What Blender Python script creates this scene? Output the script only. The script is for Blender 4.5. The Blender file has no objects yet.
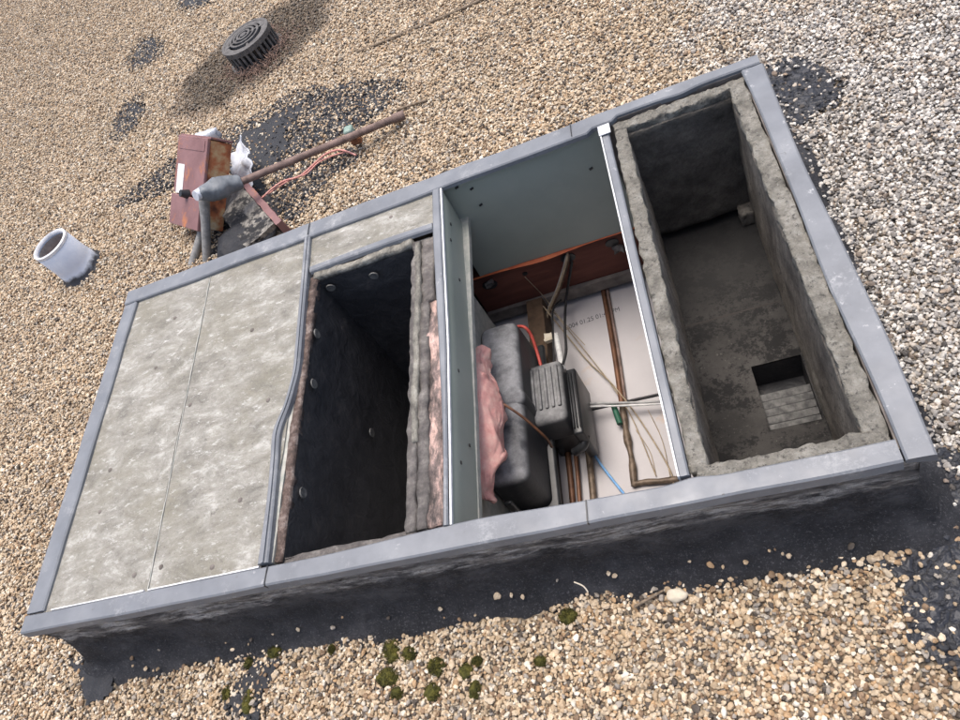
import bpy, bmesh, math, random
import numpy as np
from mathutils import Vector, Matrix, noise
random.seed(7); rng = np.random.default_rng(7)
scene = bpy.context.scene
COL = scene.collection

# ------------------------------------------------------------------ camera (solved from the curb's rectangle)
RC = np.array([[0.9143928208946289, -0.0356166441987602, -0.403258259372802],
               [-0.25838186454439804, -0.8181892610005773, -0.5136196503813786],
               [-0.31164816888748675, 0.5738447419288148, -0.7573490813288998]])
CAM = np.array([1.59736875, -0.4580425, 1.11844291]); FPX = 719.3
G = -0.22                      # roof level; the curb's top is z = 0, its near left corner the origin
W = 1.0
def P(u, v, z=G):
    d = RC.T @ np.array([(u-480)/FPX, (v-360)/FPX, 1.0]); s = (z-CAM[2])/d[2]
    return Vector(CAM + s*d)
def PY(u, v, y):
    d = RC.T @ np.array([(u-480)/FPX, (v-360)/FPX, 1.0]); s = (y-CAM[1])/d[1]
    return Vector(CAM + s*d)
cd = bpy.data.cameras.new('camera'); cam = bpy.data.objects.new('camera', cd); COL.objects.link(cam)
cd.sensor_width = 36; cd.lens = FPX/960*36; cd.clip_start = .01; cd.clip_end = 500
cam.matrix_world = Matrix([[RC[0][i], -RC[1][i], -RC[2][i], CAM[i]] for i in range(3)] + [[0, 0, 0, 1]])
scene.camera = cam

# ------------------------------------------------------------------ materials
def nd(nt, t, **kw):
    n = nt.nodes.new(t)
    for k, v in kw.items():
        if k in n.inputs: n.inputs[k].default_value = v
        else: setattr(n, k, v)
    return n
def ramp(nt, stops, fac):
    r = nt.nodes.new('ShaderNodeValToRGB'); e = r.color_ramp.elements
    while len(e) < len(stops): e.new(0.5)
    for el, (p, c) in zip(e, stops): el.position = p; el.color = (*c, 1) if len(c) == 3 else c
    nt.links.new(fac, r.inputs['Fac']); return r.outputs['Color']
class Mat:
    def __init__(s, name, rough=.7, metal=0., spec=.5):
        s.m = bpy.data.materials.new(name); s.m.use_nodes = True; s.nt = s.m.node_tree
        s.b = s.nt.nodes['Principled BSDF']; s.b.inputs['Roughness'].default_value = rough
        s.b.inputs['Metallic'].default_value = metal; s.b.inputs['Specular IOR Level'].default_value = spec
        s.tc = s.nt.nodes.new('ShaderNodeNewGeometry').outputs['Position']; s.h = None
    def pos(s, scale=(1, 1, 1), rot=(0, 0, 0)):
        mp = nd(s.nt, 'ShaderNodeMapping'); mp.inputs['Scale'].default_value = scale; mp.inputs['Rotation'].default_value = rot
        s.nt.links.new(s.tc, mp.inputs['Vector']); return mp.outputs['Vector']
    def noise(s, scale, detail=6, rough=.6, dist=0., stretch=(1, 1, 1), rot=(0, 0, 0)):
        n = nd(s.nt, 'ShaderNodeTexNoise', Scale=scale, Detail=detail, Roughness=rough, Distortion=dist)
        s.nt.links.new(s.pos(stretch, rot), n.inputs['Vector']); return n.outputs['Fac']
    def voro(s, scale, feature='F1', out='Distance', stretch=(1, 1, 1)):
        n = nd(s.nt, 'ShaderNodeTexVoronoi', feature=feature); n.inputs['Scale'].default_value = scale
        s.nt.links.new(s.pos(stretch), n.inputs['Vector']); return n.outputs[out]
    def ramp(s, stops, fac): return ramp(s.nt, stops, fac)
    def mask(s, fac, a, b): return ramp(s.nt, [(a, (0, 0, 0)), (b, (1, 1, 1))], fac)
    def mix(s, f, a, b, mode='MIX'):
        n = s.nt.nodes.new('ShaderNodeMix'); n.data_type = 'RGBA'; n.blend_type = mode
        for i, v in ((0, f), (6, a), (7, b)):
            if isinstance(v, (float, int)): n.inputs[i].default_value = v
            elif isinstance(v, tuple): n.inputs[i].default_value = (*v, 1)
            else: s.nt.links.new(v, n.inputs[i])
        return n.outputs[2]
    def math(s, op, a, b=0.):
        n = s.nt.nodes.new('ShaderNodeMath'); n.operation = op
        for i, v in ((0, a), (1, b)):
            if isinstance(v, (float, int)): n.inputs[i].default_value = v
            else: s.nt.links.new(v, n.inputs[i])
        return n.outputs[0]
    def axis(s, k):
        n = s.nt.nodes.new('ShaderNodeSeparateXYZ'); s.nt.links.new(s.tc, n.inputs[0]); return n.outputs[k]
    def color(s, c):
        if isinstance(c, tuple): s.b.inputs['Base Color'].default_value = (*c, 1)
        else: s.nt.links.new(c, s.b.inputs['Base Color'])
        return s
    def rough(s, r): s.nt.links.new(r, s.b.inputs['Roughness']); return s
    def bump(s, h, strength=.5, dist=.002):
        n = nd(s.nt, 'ShaderNodeBump', Strength=strength, Distance=dist); s.nt.links.new(h, n.inputs['Height'])
        if s.h is not None: s.nt.links.new(s.h, n.inputs['Normal'])
        s.h = n.outputs['Normal']; s.nt.links.new(s.h, s.b.inputs['Normal']); return s
M = {}
def simple(name, c1, c2, scale=40, rough=.7, metal=0, bump=.3, bd=.001, bs=None, lo=.35, hi=.65):
    m = Mat(name, rough, metal); n = m.noise(scale); m.color(m.ramp([(lo, c1), (hi, c2)], n))
    if bump: m.bump(m.noise(bs or scale*3), bump, bd)
    M[name] = m.m; return m
# painted steel of the capping
m = Mat('painted_metal', .42); n = m.noise(9, 8); c = m.ramp([(.3, (.135, .146, .163)), (.55, (.185, .198, .218)), (.75, (.235, .248, .266))], n)
c = m.mix(m.mask(m.noise(28, 10, .72), .63, .70), c, (.42, .43, .44))
c = m.mix(m.mask(m.noise(60, 8, .75), .64, .72), c, (.10, .095, .09)); c = m.mix(m.mask(m.noise(5, 12, .85), .54, .66), c, (.33, .34, .35)); c = m.mix(m.mask(m.noise(13, 12, .85), .64, .70), c, (.55, .56, .57))
m.color(c).bump(m.noise(30), .25, .002); m.rough(m.ramp([(.3, (.32,)*3), (.7, (.6,)*3)], m.noise(20))); M['painted_metal'] = m.m
simple('white_metal', (.55, .57, .6), (.8, .8, .8), 30, .45)
m = Mat('teal_metal', .5); n = m.noise(4, 6); c = m.ramp([(.35, (.285, .318, .272)), (.65, (.345, .375, .325))], n)
c = m.mix(m.mask(m.noise(14, 10, .75, stretch=(1, .25, 1)), .62, .72), c, (.36, .36, .33)); m.color(c).bump(m.noise(8), .2, .004); M['teal_metal'] = m.m
simple('dirty_flange', (.28, .30, .27), (.44, .43, .39), 50, .6)
m = Mat('tar', .62); n = m.noise(14, 9, .65); c = m.ramp([(.35, (.011, .012, .016)), (.6, (.022, .024, .03)), (.8, (.045, .047, .054))], n)
m.color(c).bump(m.noise(130, 4, .7), .9, .004).bump(m.noise(18, 6), .6, .01); M['tar'] = m.m
m = Mat('cracked_tar', .5); vn = nd(m.nt, 'ShaderNodeTexVoronoi', feature='DISTANCE_TO_EDGE'); vn.inputs['Scale'].default_value = 46; dn = nd(m.nt, 'ShaderNodeTexNoise', Scale=30., Detail=4.); m.nt.links.new(m.tc, dn.inputs['Vector']); mx = nd(m.nt, 'ShaderNodeVectorMath', operation='MULTIPLY_ADD'); m.nt.links.new(dn.outputs['Color'], mx.inputs[0]); mx.inputs[1].default_value = (.03, .03, .03); m.nt.links.new(m.tc, mx.inputs[2]); m.nt.links.new(mx.outputs[0], vn.inputs['Vector']); v = vn.outputs['Distance']; c = m.ramp([(0, (.006, .006, .007)), (.07, (.018, .02, .027)), (1, (.035, .038, .048))], v)
c = m.mix(m.mask(m.noise(24, 6), .55, .75), c, (.06, .062, .068)); m.color(c).bump(m.mask(v, 0, .3), .8, .004).bump(m.noise(120), .5, .003); M['cracked_tar'] = m.m
# curb sides: black tar coat, ragged smears of old light paint under the cap
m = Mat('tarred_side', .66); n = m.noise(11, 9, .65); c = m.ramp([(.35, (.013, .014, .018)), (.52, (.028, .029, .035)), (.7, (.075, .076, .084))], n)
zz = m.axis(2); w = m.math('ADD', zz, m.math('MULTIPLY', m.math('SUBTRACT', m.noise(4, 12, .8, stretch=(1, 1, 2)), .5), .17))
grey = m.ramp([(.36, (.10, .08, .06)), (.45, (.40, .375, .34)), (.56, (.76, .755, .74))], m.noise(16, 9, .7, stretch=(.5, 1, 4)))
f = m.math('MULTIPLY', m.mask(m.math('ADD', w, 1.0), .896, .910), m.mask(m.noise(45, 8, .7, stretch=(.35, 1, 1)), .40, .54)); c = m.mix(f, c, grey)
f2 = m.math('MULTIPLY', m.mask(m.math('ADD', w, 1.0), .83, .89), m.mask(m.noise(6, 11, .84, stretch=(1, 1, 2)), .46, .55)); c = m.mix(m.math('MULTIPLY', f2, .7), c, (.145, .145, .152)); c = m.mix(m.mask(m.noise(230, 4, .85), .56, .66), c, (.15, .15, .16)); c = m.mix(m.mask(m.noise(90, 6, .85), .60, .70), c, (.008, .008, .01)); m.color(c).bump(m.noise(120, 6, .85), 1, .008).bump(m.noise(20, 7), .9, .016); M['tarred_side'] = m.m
# weathered cover boards
m = Mat('weathered_board', .85); n = m.noise(9, 12, .78, .4, (1, 2.0, 1), (0, 0, .7))
c = m.ramp([(.36, (.17, .163, .142)), (.46, (.26, .25, .218)), (.54, (.33, .32, .285)), (.62, (.49, .482, .445))], n)
c = m.mix(m.mask(m.noise(3.2, 8, .7), .45, .68), c, (.225, .212, .165)); c = m.mix(m.mask(m.noise(5, 10, .75, .5), .55, .68), c, (.17, .163, .14)); c = m.mix(m.mask(m.noise(120, 8, .8), .56, .68), c, (.13, .122, .108))
c = m.mix(m.mask(m.noise(200, 4, .8), .58, .68), c, (.38, .37, .35))
c = m.mix(m.mask(m.noise(26, 12, .82, stretch=(1, 2.2, 1), rot=(0, 0, .7)), .55, .65), c, (.58, .575, .545)); c = m.mix(m.mask(m.noise(17, 10, .8), .64, .70), c, (.10, .095, .085))
m.color(c).bump(m.noise(90, 10, .8), .9, .004).bump(m.noise(11, 4), .5, .008); M['weathered_board'] = m.m
# lining of the wide duct: fibrous, dusty
m = Mat('dusty_lining', .95); n = m.noise(11, 12, .8, stretch=(1, 1, .4)); c = m.ramp([(.33, (.075, .064, .054)), (.5, (.21, .188, .16)), (.66, (.36, .335, .29))], n)
c = m.mix(m.mask(m.noise(75, 8, .8), .54, .62), c, (.075, .068, .062)); c = m.mix(m.mask(m.noise(130, 6, .8), .60, .68), c, (.36, .34, .30)); m.color(c).bump(m.noise(150, 8, .85), 1, .006).bump(m.noise(35, 5), .8, .01); M['dusty_lining'] = m.m
m = Mat('shaded_lining', .95); n = m.noise(11, 12, .8); c = m.ramp([(.33, (.045, .041, .036)), (.5, (.115, .105, .092)), (.68, (.22, .205, .178))], n)  # darker copy of the lining for the far wall, shade put into its colour
c = m.mix(m.mask(m.noise(120, 6, .8), .62, .68), c, (.26, .25, .22)); m.color(c).bump(m.noise(150, 8, .85), 1, .006).bump(m.noise(35, 5), .8, .01); M['shaded_lining'] = m.m
m = Mat('lining_edge', .95); n = m.noise(16, 12, .8); c = m.ramp([(.34, (.12, .112, .095)), (.5, (.29, .275, .235)), (.64, (.47, .45, .40))], n)
c = m.mix(m.mask(m.noise(85, 9, .82), .53, .61), c, (.095, .09, .08)); c = m.mix(m.mask(m.noise(160, 6, .8), .60, .67), c, (.52, .50, .45)); m.color(c).bump(m.noise(170, 8, .85), 1, .006).bump(m.noise(45, 6), 1, .010); M['lining_edge'] = m.m
m = Mat('duct_floor', .9); n = m.noise(5, 9, .7); c = m.ramp([(.35, (.026, .0245, .023)), (.64, (.066, .062, .058))], n)
c = m.mix(m.mask(m.noise(100, 6, .8), .60, .68), c, (.135, .127, .116)); c = m.mix(m.mask(m.noise(13, 13, .86), .49, .53), c, (.011, .0105, .0105))
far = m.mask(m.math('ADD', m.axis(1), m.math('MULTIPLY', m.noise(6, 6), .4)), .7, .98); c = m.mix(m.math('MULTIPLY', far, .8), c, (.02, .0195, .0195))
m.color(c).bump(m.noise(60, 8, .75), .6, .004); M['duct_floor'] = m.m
simple('slat_grey', (.055, .055, .054), (.17, .167, .16), 60, .6)
m = Mat('black_liner', .55); n = m.noise(16, 9, .7); c = m.ramp([(.35, (.027, .0275, .031)), (.58, (.043, .0435, .047)), (.75, (.09, .078, .072))], n)
m.color(c).bump(m.voro(30, 'DISTANCE_TO_EDGE'), .2, .006).bump(m.noise(22, 8, .6, 1.2), .55, .010).bump(m.noise(110, 5), .3, .002); M['black_liner'] = m.m
m = Mat('fuzzy_grey', 1.0); n = m.noise(25, 9, .75); c = m.ramp([(.3, (.06, .055, .055)), (.5, (.17, .155, .145)), (.7, (.36, .34, .31))], n)
m.color(c).bump(m.noise(140, 8, .8), 1, .006); M['fuzzy_grey'] = m.m
m = Mat('pale_strip', .9); c = m.ramp([(.36, (.07, .065, .058)), (.5, (.21, .20, .172)), (.64, (.40, .385, .335))], m.noise(30, 11, .82, stretch=(1, .45, 1))); m.color(c).bump(m.noise(120, 8), .8, .004); M['pale_strip'] = m.m
m = Mat('rusty_edge', 1.0); c = m.ramp([(.36, (.045, .036, .033)), (.5, (.12, .085, .072)), (.64, (.30, .25, .225))], m.noise(30, 9, .75)); m.color(c).bump(m.noise(140, 8), 1, .005); M['rusty_edge'] = m.m
m = Mat('sooty_pink', 1.0); c = m.ramp([(.40, (.06, .052, .05)), (.50, (.22, .17, .155)), (.58, (.60, .42, .37)), (.68, (.76, .58, .52))], m.noise(17, 10, .75, stretch=(1.6, .45, 1))); m.color(c).bump(m.noise(160, 8), 1, .005); M['sooty_pink'] = m.m
m = Mat('pink_wool', 1.0); c = m.ramp([(.3, (.56, .24, .21)), (.45, (.78, .39, .35)), (.58, (.84, .52, .45)), (.7, (.86, .68, .58))], m.noise(26, 12, .8)); m.color(c).bump(m.noise(200, 10, .85, 2, stretch=(1, .35, 1)), .7, .004)
m.b.inputs['Subsurface Weight'].default_value = .05; m.b.inputs['Subsurface Radius'].default_value = (.02, .008, .006); M['pink_wool'] = m.m
simple('washer', (.07, .07, .068), (.155, .15, .14), 80, .6)
m = Mat('red_timber', .85); c = m.ramp([(.3, (.075, .024, .017)), (.55, (.15, .05, .034)), (.75, (.23, .088, .058))], m.noise(8, 9, .7, stretch=(.3, 1, 2)))
c = m.mix(m.mask(m.noise(5, 6), .58, .75), c, (.07, .05, .045)); m.color(c).bump(m.noise(30, 8, stretch=(.2, 1, 3)), .5, .003); M['red_timber'] = m.m
simple('red_paint', (.50, .08, .03), (.74, .20, .065), 20, .6)
simple('timber_grey', (.10, .085, .075), (.22, .195, .175), 18, .85)
simple('timber_brown', (.05, .03, .018), (.11, .068, .04), 22, .85)
m = Mat('white_board', .85); n = m.noise(3, 7); c = m.ramp([(.3, (.43, .412, .42)), (.7, (.54, .52, .525))], n)
c = m.mix(m.mask(m.noise(7, 8, .7), .58, .74), c, (.50, .38, .29)); c = m.mix(m.mask(m.noise(45, 8, .8), .64, .74), c, (.33, .31, .30)); m.color(c).bump(m.noise(50), .3, .002); M['white_board'] = m.m
simple('ink', (.07, .07, .08), (.14, .14, .15), 200, .8, bump=0)
def dusty(name, base, dust, lo=.45, hi=.6, rough=.5):
    m = Mat(name, rough); nz = m.nt.nodes.new('ShaderNodeNewGeometry'); sp = m.nt.nodes.new('ShaderNodeSeparateXYZ'); m.nt.links.new(nz.outputs['Normal'], sp.inputs[0])
    up = m.mask(sp.outputs[2], .15, .75); f = m.math('MULTIPLY', up, m.mask(m.noise(11, 9, .7), lo, hi)); f = m.math('ADD', f, m.math('MULTIPLY', up, .10))
    f.node.use_clamp = True
    c = m.mix(f, base, m.ramp([(.35, tuple(.7*x for x in dust)), (.65, dust)], m.noise(60, 8, .75))); m.color(c)
    m.rough(m.ramp([(0, (rough,)*3), (1, (.95,)*3)], f)); m.bump(m.noise(80, 8), .35, .003); M[name] = m.m
dusty('dusty_black_plastic', (.024, .026, .031), (.32, .325, .335), .36, .62)
dusty('dusty_grey_plastic', (.04, .042, .046), (.29, .29, .29), .36, .62)
simple('black_plastic', (.012, .013, .015), (.03, .032, .035), 30, .4)
simple('copper', (.075, .035, .02), (.19, .09, .05), 25, .5, .3)
simple('dark_brass', (.07, .05, .035), (.19, .14, .10), 60, .55, .3)
for nme, a, b in [('red_wire', (.34, .04, .03), (.46, .075, .055)), ('blue_wire', (.13, .32, .62), (.2, .42, .72)), ('black_wire', (.015, .015, .016), (.04, .04, .042)), ('grey_wire', (.25, .25, .25), (.4, .4, .39)),
                  ('white_wire', (.5, .5, .5), (.68, .68, .66)), ('tan_wire', (.25, .19, .12), (.40, .32, .22)), ('pinkish_wire', (.55, .22, .19), (.68, .36, .31)), ('green_tape', (.01, .07, .04), (.02, .12, .07)), ('pale_green', (.16, .26, .22), (.30, .38, .33))]:
    simple(nme, a, b, 60, .55, bump=.2)
m = Mat('white_paint', .5); c = m.ramp([(.3, (.56, .62, .73)), (.7, (.74, .79, .86))], m.noise(10, 8)); c = m.mix(m.mask(m.noise(60, 9, .85), .62, .68), c, (.24, .25, .28))
low = m.mask(m.math('ADD', m.math('ADD', m.axis(2), 1.0), m.math('MULTIPLY', m.noise(18, 7), .08)), .84, .86)
c = m.mix(low, (.03, .03, .034), c); m.color(c).bump(m.noise(50), .4, .003); M['white_paint'] = m.m
simple('rust_inside', (.16, .06, .03), (.32, .14, .07), 30, .9)
m = Mat('maroon_rust', .6); c = m.ramp([(.3, (.17, .085, .085)), (.6, (.25, .135, .135))], m.noise(8, 6))
c = m.mix(m.mask(m.noise(13, 9, .7, stretch=(1, 1, .5)), .56, .68), c, (.42, .16, .07)); m.color(c).bump(m.noise(60), .4, .002); M['maroon_rust'] = m.m
m = Mat('rust_cream', .75); c = m.ramp([(.34, (.10, .035, .02)), (.48, (.40, .13, .05)), (.57, (.50, .33, .17)), (.68, (.56, .52, .40))], m.noise(11, 8, .6)); m.color(c).bump(m.noise(60), .5, .002); M['rust_cream'] = m.m
simple('label_white', (.72, .72, .72), (.8, .8, .8), 10, .5, bump=0)
simple('conduit_grey', (.20, .20, .195), (.34, .335, .32), 60, .6, .2)
simple('rusty_pipe', (.11, .075, .065), (.25, .175, .15), 35, .75, .1)
simple('tape_grey', (.10, .115, .13), (.20, .22, .24), 14, .5, bump=.7, bd=.006, bs=30)
m = Mat('weathered_wood', .9); c = m.ramp([(.3, (.10, .095, .085)), (.5, (.24, .225, .2)), (.7, (.40, .38, .34))], m.noise(14, 9, .7, stretch=(4, .6, 1), rot=(0, 0, -.75)))
c = m.mix(m.mask(m.noise(9, 9, .75), .47, .53), c, (.02, .02, .022)); m.color(c).bump(m.noise(50, 8, stretch=(4, .6, 1), rot=(0, 0, -.75)), .8, .005); M['weathered_wood'] = m.m
simple('drain_iron', (.07, .066, .064), (.14, .135, .13), 40, .7, .0)
simple('needle', (.16, .105, .08), (.32, .22, .175), 120, .9, bump=0)
simple('dry_twig', (.12, .09, .06), (.28, .22, .16), 90, .9)
simple('moss', (.03, .034, .006), (.11, .10, .018), 70, 1.0, bump=.8, bd=.004, bs=200)
simple('chip_stone', (.55, .48, .36), (.72, .66, .54), 40, .8)
simple('plastic_film', (.45, .48, .54), (.66, .69, .74), 25, .35)
simple('attic_dark', (.03, .027, .025), (.06, .052, .048), 6, .95)
# roof bed below and beyond the loose stones
m = Mat('roof_bed', .95); n = m.voro(95, out='Color'); sp = m.nt.nodes.new('ShaderNodeSeparateXYZ'); m.nt.links.new(n, sp.inputs[0])
c = m.ramp([(0, (.10, .08, .055)), (.3, (.22, .17, .115)), (.6, (.34, .275, .2)), (.9, (.44, .39, .31))], sp.outputs[0]); c = m.mix(m.mask(m.noise(2, 5), .4, .7), c, (.16, .125, .085))
c = m.mix(m.mask(m.voro(95), .45, .9), c, (.06, .05, .04)); m.color(c).bump(m.voro(95), .8, -.006); M['roof_bed'] = m.m
# stones: colour carried by every stone
m = Mat('stone', .75); at = nd(m.nt, 'ShaderNodeAttribute', attribute_type='INSTANCER', attribute_name='stone_color')
tcn = m.nt.nodes.new('ShaderNodeTexCoord'); nn = nd(m.nt, 'ShaderNodeTexNoise', Scale=170., Detail=4.); m.nt.links.new(m.tc, nn.inputs['Vector'])
m.color(m.mix(.75, at.outputs['Color'], ramp(m.nt, [(.3, (.62, .6, .57)), (.7, (1.25, 1.25, 1.25))], nn.outputs['Fac']), 'MULTIPLY')); m.bump(nn.outputs['Fac'], .4, .002); M['stone'] = m.m

# ------------------------------------------------------------------ mesh helpers
class MB:
    def __init__(s): s.v = []; s.f = []
    def add(s, vs, fs):
        o = len(s.v); s.v += [tuple(v) for v in vs]; s.f += [tuple(i+o for i in f) for f in fs]; return s
    def box(s, x0, x1, y0, y1, z0, z1):
        return s.add([(x, y, z) for z in (z0, z1) for y in (y0, y1) for x in (x0, x1)], [(0, 2, 3, 1), (4, 5, 7, 6), (0, 1, 5, 4), (2, 6, 7, 3), (0, 4, 6, 2), (1, 3, 7, 5)])
    def obox(s, o, A, B, C):
        o, A, B, C = map(Vector, (o, A, B, C)); vs = [o + A*i + B*j + C*k for k in (0, 1) for j in (0, 1) for i in (0, 1)]
        return s.add(vs, [(0, 2, 3, 1), (4, 5, 7, 6), (0, 1, 5, 4), (2, 6, 7, 3), (0, 4, 6, 2), (1, 3, 7, 5)])
    def gbox(s, x0, x1, y0, y1, z0, z1, step=.02, amp=.003, freq=14, seed=0, taper=None):
        d = (x1-x0, y1-y0, z1-z0); n = [max(1, min(80, round(q/step))) for q in d]; idx = {}; vs = []; fs = []
        def vid(i, j, k):
            if (i, j, k) not in idx:
                p = Vector((x0+d[0]*i/n[0], y0+d[1]*j/n[1], z0+d[2]*k/n[2])); q = noise.noise_vector(p*freq + Vector((seed, seed*2, 3))) + .5*noise.noise_vector(p*freq*3.1 + Vector((seed, 0, 0)))
                idx[(i, j, k)] = len(vs); vs.append(p + q*amp)
            return idx[(i, j, k)]
        for i in range(n[0]):
            for j in range(n[1]):
                for k, fl in ((0, 1), (n[2], 0)):
                    q = [vid(i, j, k), vid(i+1, j, k), vid(i+1, j+1, k), vid(i, j+1, k)]; fs.append(q[::-1] if fl else q)
        for i in range(n[0]):
            for k in range(n[2]):
                for j, fl in ((0, 0), (n[1], 1)):
                    q = [vid(i, j, k), vid(i+1, j, k), vid(i+1, j, k+1), vid(i, j, k+1)]; fs.append(q[::-1] if fl else q)
        for j in range(n[1]):
            for k in range(n[2]):
                for i, fl in ((0, 1), (n[0], 0)):
                    q = [vid(i, j, k), vid(i, j+1, k), vid(i, j+1, k+1), vid(i, j, k+1)]; fs.append(q[::-1] if fl else q)
        return s.add(vs, fs)
    def prism(s, poly, z0, z1):
        n = len(poly); a = sum(poly[i][0]*poly[(i+1) % n][1]-poly[(i+1) % n][0]*poly[i][1] for i in range(n))
        if a < 0: poly = poly[::-1]
        return s.add([(p[0], p[1], z0) for p in poly] + [(p[0], p[1], z1) for p in poly], [tuple(range(n))[::-1], tuple(range(n, 2*n))] + [(i, (i+1) % n, n+(i+1) % n, n+i) for i in range(n)])
    def tube(s, pts, r, seg=10, smooth=True, cap=True):
        pts = [Vector(p) for p in pts]
        if smooth and len(pts) > 2:
            q = []
            for i in range(len(pts)-1):
                a, b, c, d = pts[max(i-1, 0)], pts[i], pts[i+1], pts[min(i+2, len(pts)-1)]
                for k in range(8):
                    t = k/8; q.append(.5*((2*b)+(c-a)*t+(2*a-5*b+4*c-d)*t*t+(3*b-a-3*c+d)*t**3))
            pts = q+[pts[-1]]
        n = len(pts); rad = r if isinstance(r, (list, tuple)) else [r]*n
        if len(rad) != n: rad = [np.interp(i/(n-1), np.linspace(0, 1, len(rad)), rad) for i in range(n)]
        vs = []; u = None
        for i, p in enumerate(pts):
            t = (pts[min(i+1, n-1)]-pts[max(i-1, 0)]).normalized()
            if u is None: u = t.orthogonal().normalized()
            u = (u - t*u.dot(t)).normalized(); w = t.cross(u)
            vs += [p + (u*math.cos(2*math.pi*k/seg)+w*math.sin(2*math.pi*k/seg))*rad[i] for k in range(seg)]
        fs = [(i*seg+k, i*seg+(k+1) % seg, (i+1)*seg+(k+1) % seg, (i+1)*seg+k) for i in range(n-1) for k in range(seg)]
        if cap: fs += [tuple(range(seg))[::-1], tuple((n-1)*seg+k for k in range(seg))]
        return s.add(vs, fs)
    def lathe(s, c, prof, seg=40, close=False):
        c = Vector(c); n = len(prof); vs = [c + Vector((r*math.cos(2*math.pi*k/seg), r*math.sin(2*math.pi*k/seg), z)) for r, z in prof for k in range(seg)]
        m_ = n if close else n-1
        return s.add(vs, [(i*seg+k, i*seg+(k+1) % seg, ((i+1) % n)*seg+(k+1) % seg, ((i+1) % n)*seg+k) for i in range(m_) for k in range(seg)])
    def rbox(s, x0, x1, y0, y1, z0, z1, r=.01, seg=3, top=1.0, sub=0, amp=0):
        bm = bmesh.new(); bmesh.ops.create_cube(bm, size=1)
        for v in bm.verts:
            k = top if v.co.z > 0 else 1
            v.co = Vector(((x0+x1)/2 + v.co.x*(x1-x0)*k, (y0+y1)/2 + v.co.y*(y1-y0)*k, (z0+z1)/2+v.co.z*(z1-z0)))
        bmesh.ops.bevel(bm, geom=bm.edges[:], offset=r, segments=seg, affect='EDGES', profile=.5)
        if sub: bmesh.ops.subdivide_edges(bm, edges=bm.edges[:], cuts=sub, use_grid_fill=True)
        if amp:
            for v in bm.verts: v.co += noise.noise_vector(v.co*22)*amp
        bm.verts.index_update(); s.add([v.co.copy() for v in bm.verts], [[v.index for v in f.verts] for f in bm.faces]); bm.free(); return s
    def build(s, name, mat, parent=None, smooth=None, bevel=0):
        off = Vector(parent.location) if parent is not None else Vector((0, 0, 0))
        if parent is not None and parent.parent is not None: off = off + Vector(parent.parent.location)
        me = bpy.data.meshes.new(name); me.from_pydata([tuple(Vector(v)-off) for v in s.v], [], s.f)
        me.materials.append(M[mat] if isinstance(mat, str) else mat)
        bm = bmesh.new(); bm.from_mesh(me); bmesh.ops.recalc_face_normals(bm, faces=bm.faces[:]); bm.to_mesh(me); bm.free()
        o = bpy.data.objects.new(name, me); COL.objects.link(o); o.parent = parent
        if bevel:
            b = o.modifiers.new('bevel', 'BEVEL'); b.width = bevel; b.segments = 2; b.limit_method = 'ANGLE'; b.angle_limit = .6
        if smooth is not None:
            me.polygons.foreach_set('use_smooth', [True]*len(me.polygons)); 
            if smooth < 179: me.set_sharp_from_angle(angle=math.radians(smooth))
        return o
def tag(o, label, cat, group=None, kind=None):
    if label: o['label'] = label
    if cat: o['category'] = cat
    if group: o['group'] = group
    if kind: o['kind'] = kind
    return o
def thing(name, loc, label, cat, group=None):
    o = bpy.data.objects.new(name, None); o.empty_display_size = .05; COL.objects.link(o); o.location = loc
    return tag(o, label, cat, group)
def settle(o):                       # move a one-mesh thing's origin to its base
    me = o.data; vs = np.array([v.co[:] for v in me.vertices]); c = Vector(((vs[:, 0].min()+vs[:, 0].max())/2, (vs[:, 1].min()+vs[:, 1].max())/2, vs[:, 2].min()))
    me.transform(Matrix.Translation(-c)); o.location = c; return o

# ------------------------------------------------------------------ the roof
HX0, HX1, HY0, HY1 = .03, 1.80, .035, .965
mb = MB(); B_ = 60
for x0, x1, y0, y1 in ((-B_, HX0, -B_, B_), (HX1, B_, -B_, B_), (HX0, HX1, -B_, HY0), (HX0, HX1, HY1, B_)):
    mb.add([(x0, y0, G), (x1, y0, G), (x1, y1, G), (x0, y1, G)], [(0, 1, 2, 3)])
tag(mb.build('roof', 'roof_bed'), None, None, kind='structure')
mb = MB(); ax0, ax1, ay0, ay1, az = -.1, 1.95, -.15, 1.75, -1.7
mb.add([(ax0, ay0, az), (ax1, ay0, az), (ax1, ay1, az), (ax0, ay1, az), (ax0, ay0, G-.004), (ax1, ay0, G-.004), (ax1, ay1, G-.004), (ax0, ay1, G-.004)], [(0, 1, 2, 3), (0, 1, 5, 4), (1, 2, 6, 5), (2, 3, 7, 6), (3, 0, 4, 7)])
tag(mb.build('attic', 'attic_dark'), None, None, kind='structure')

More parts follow.
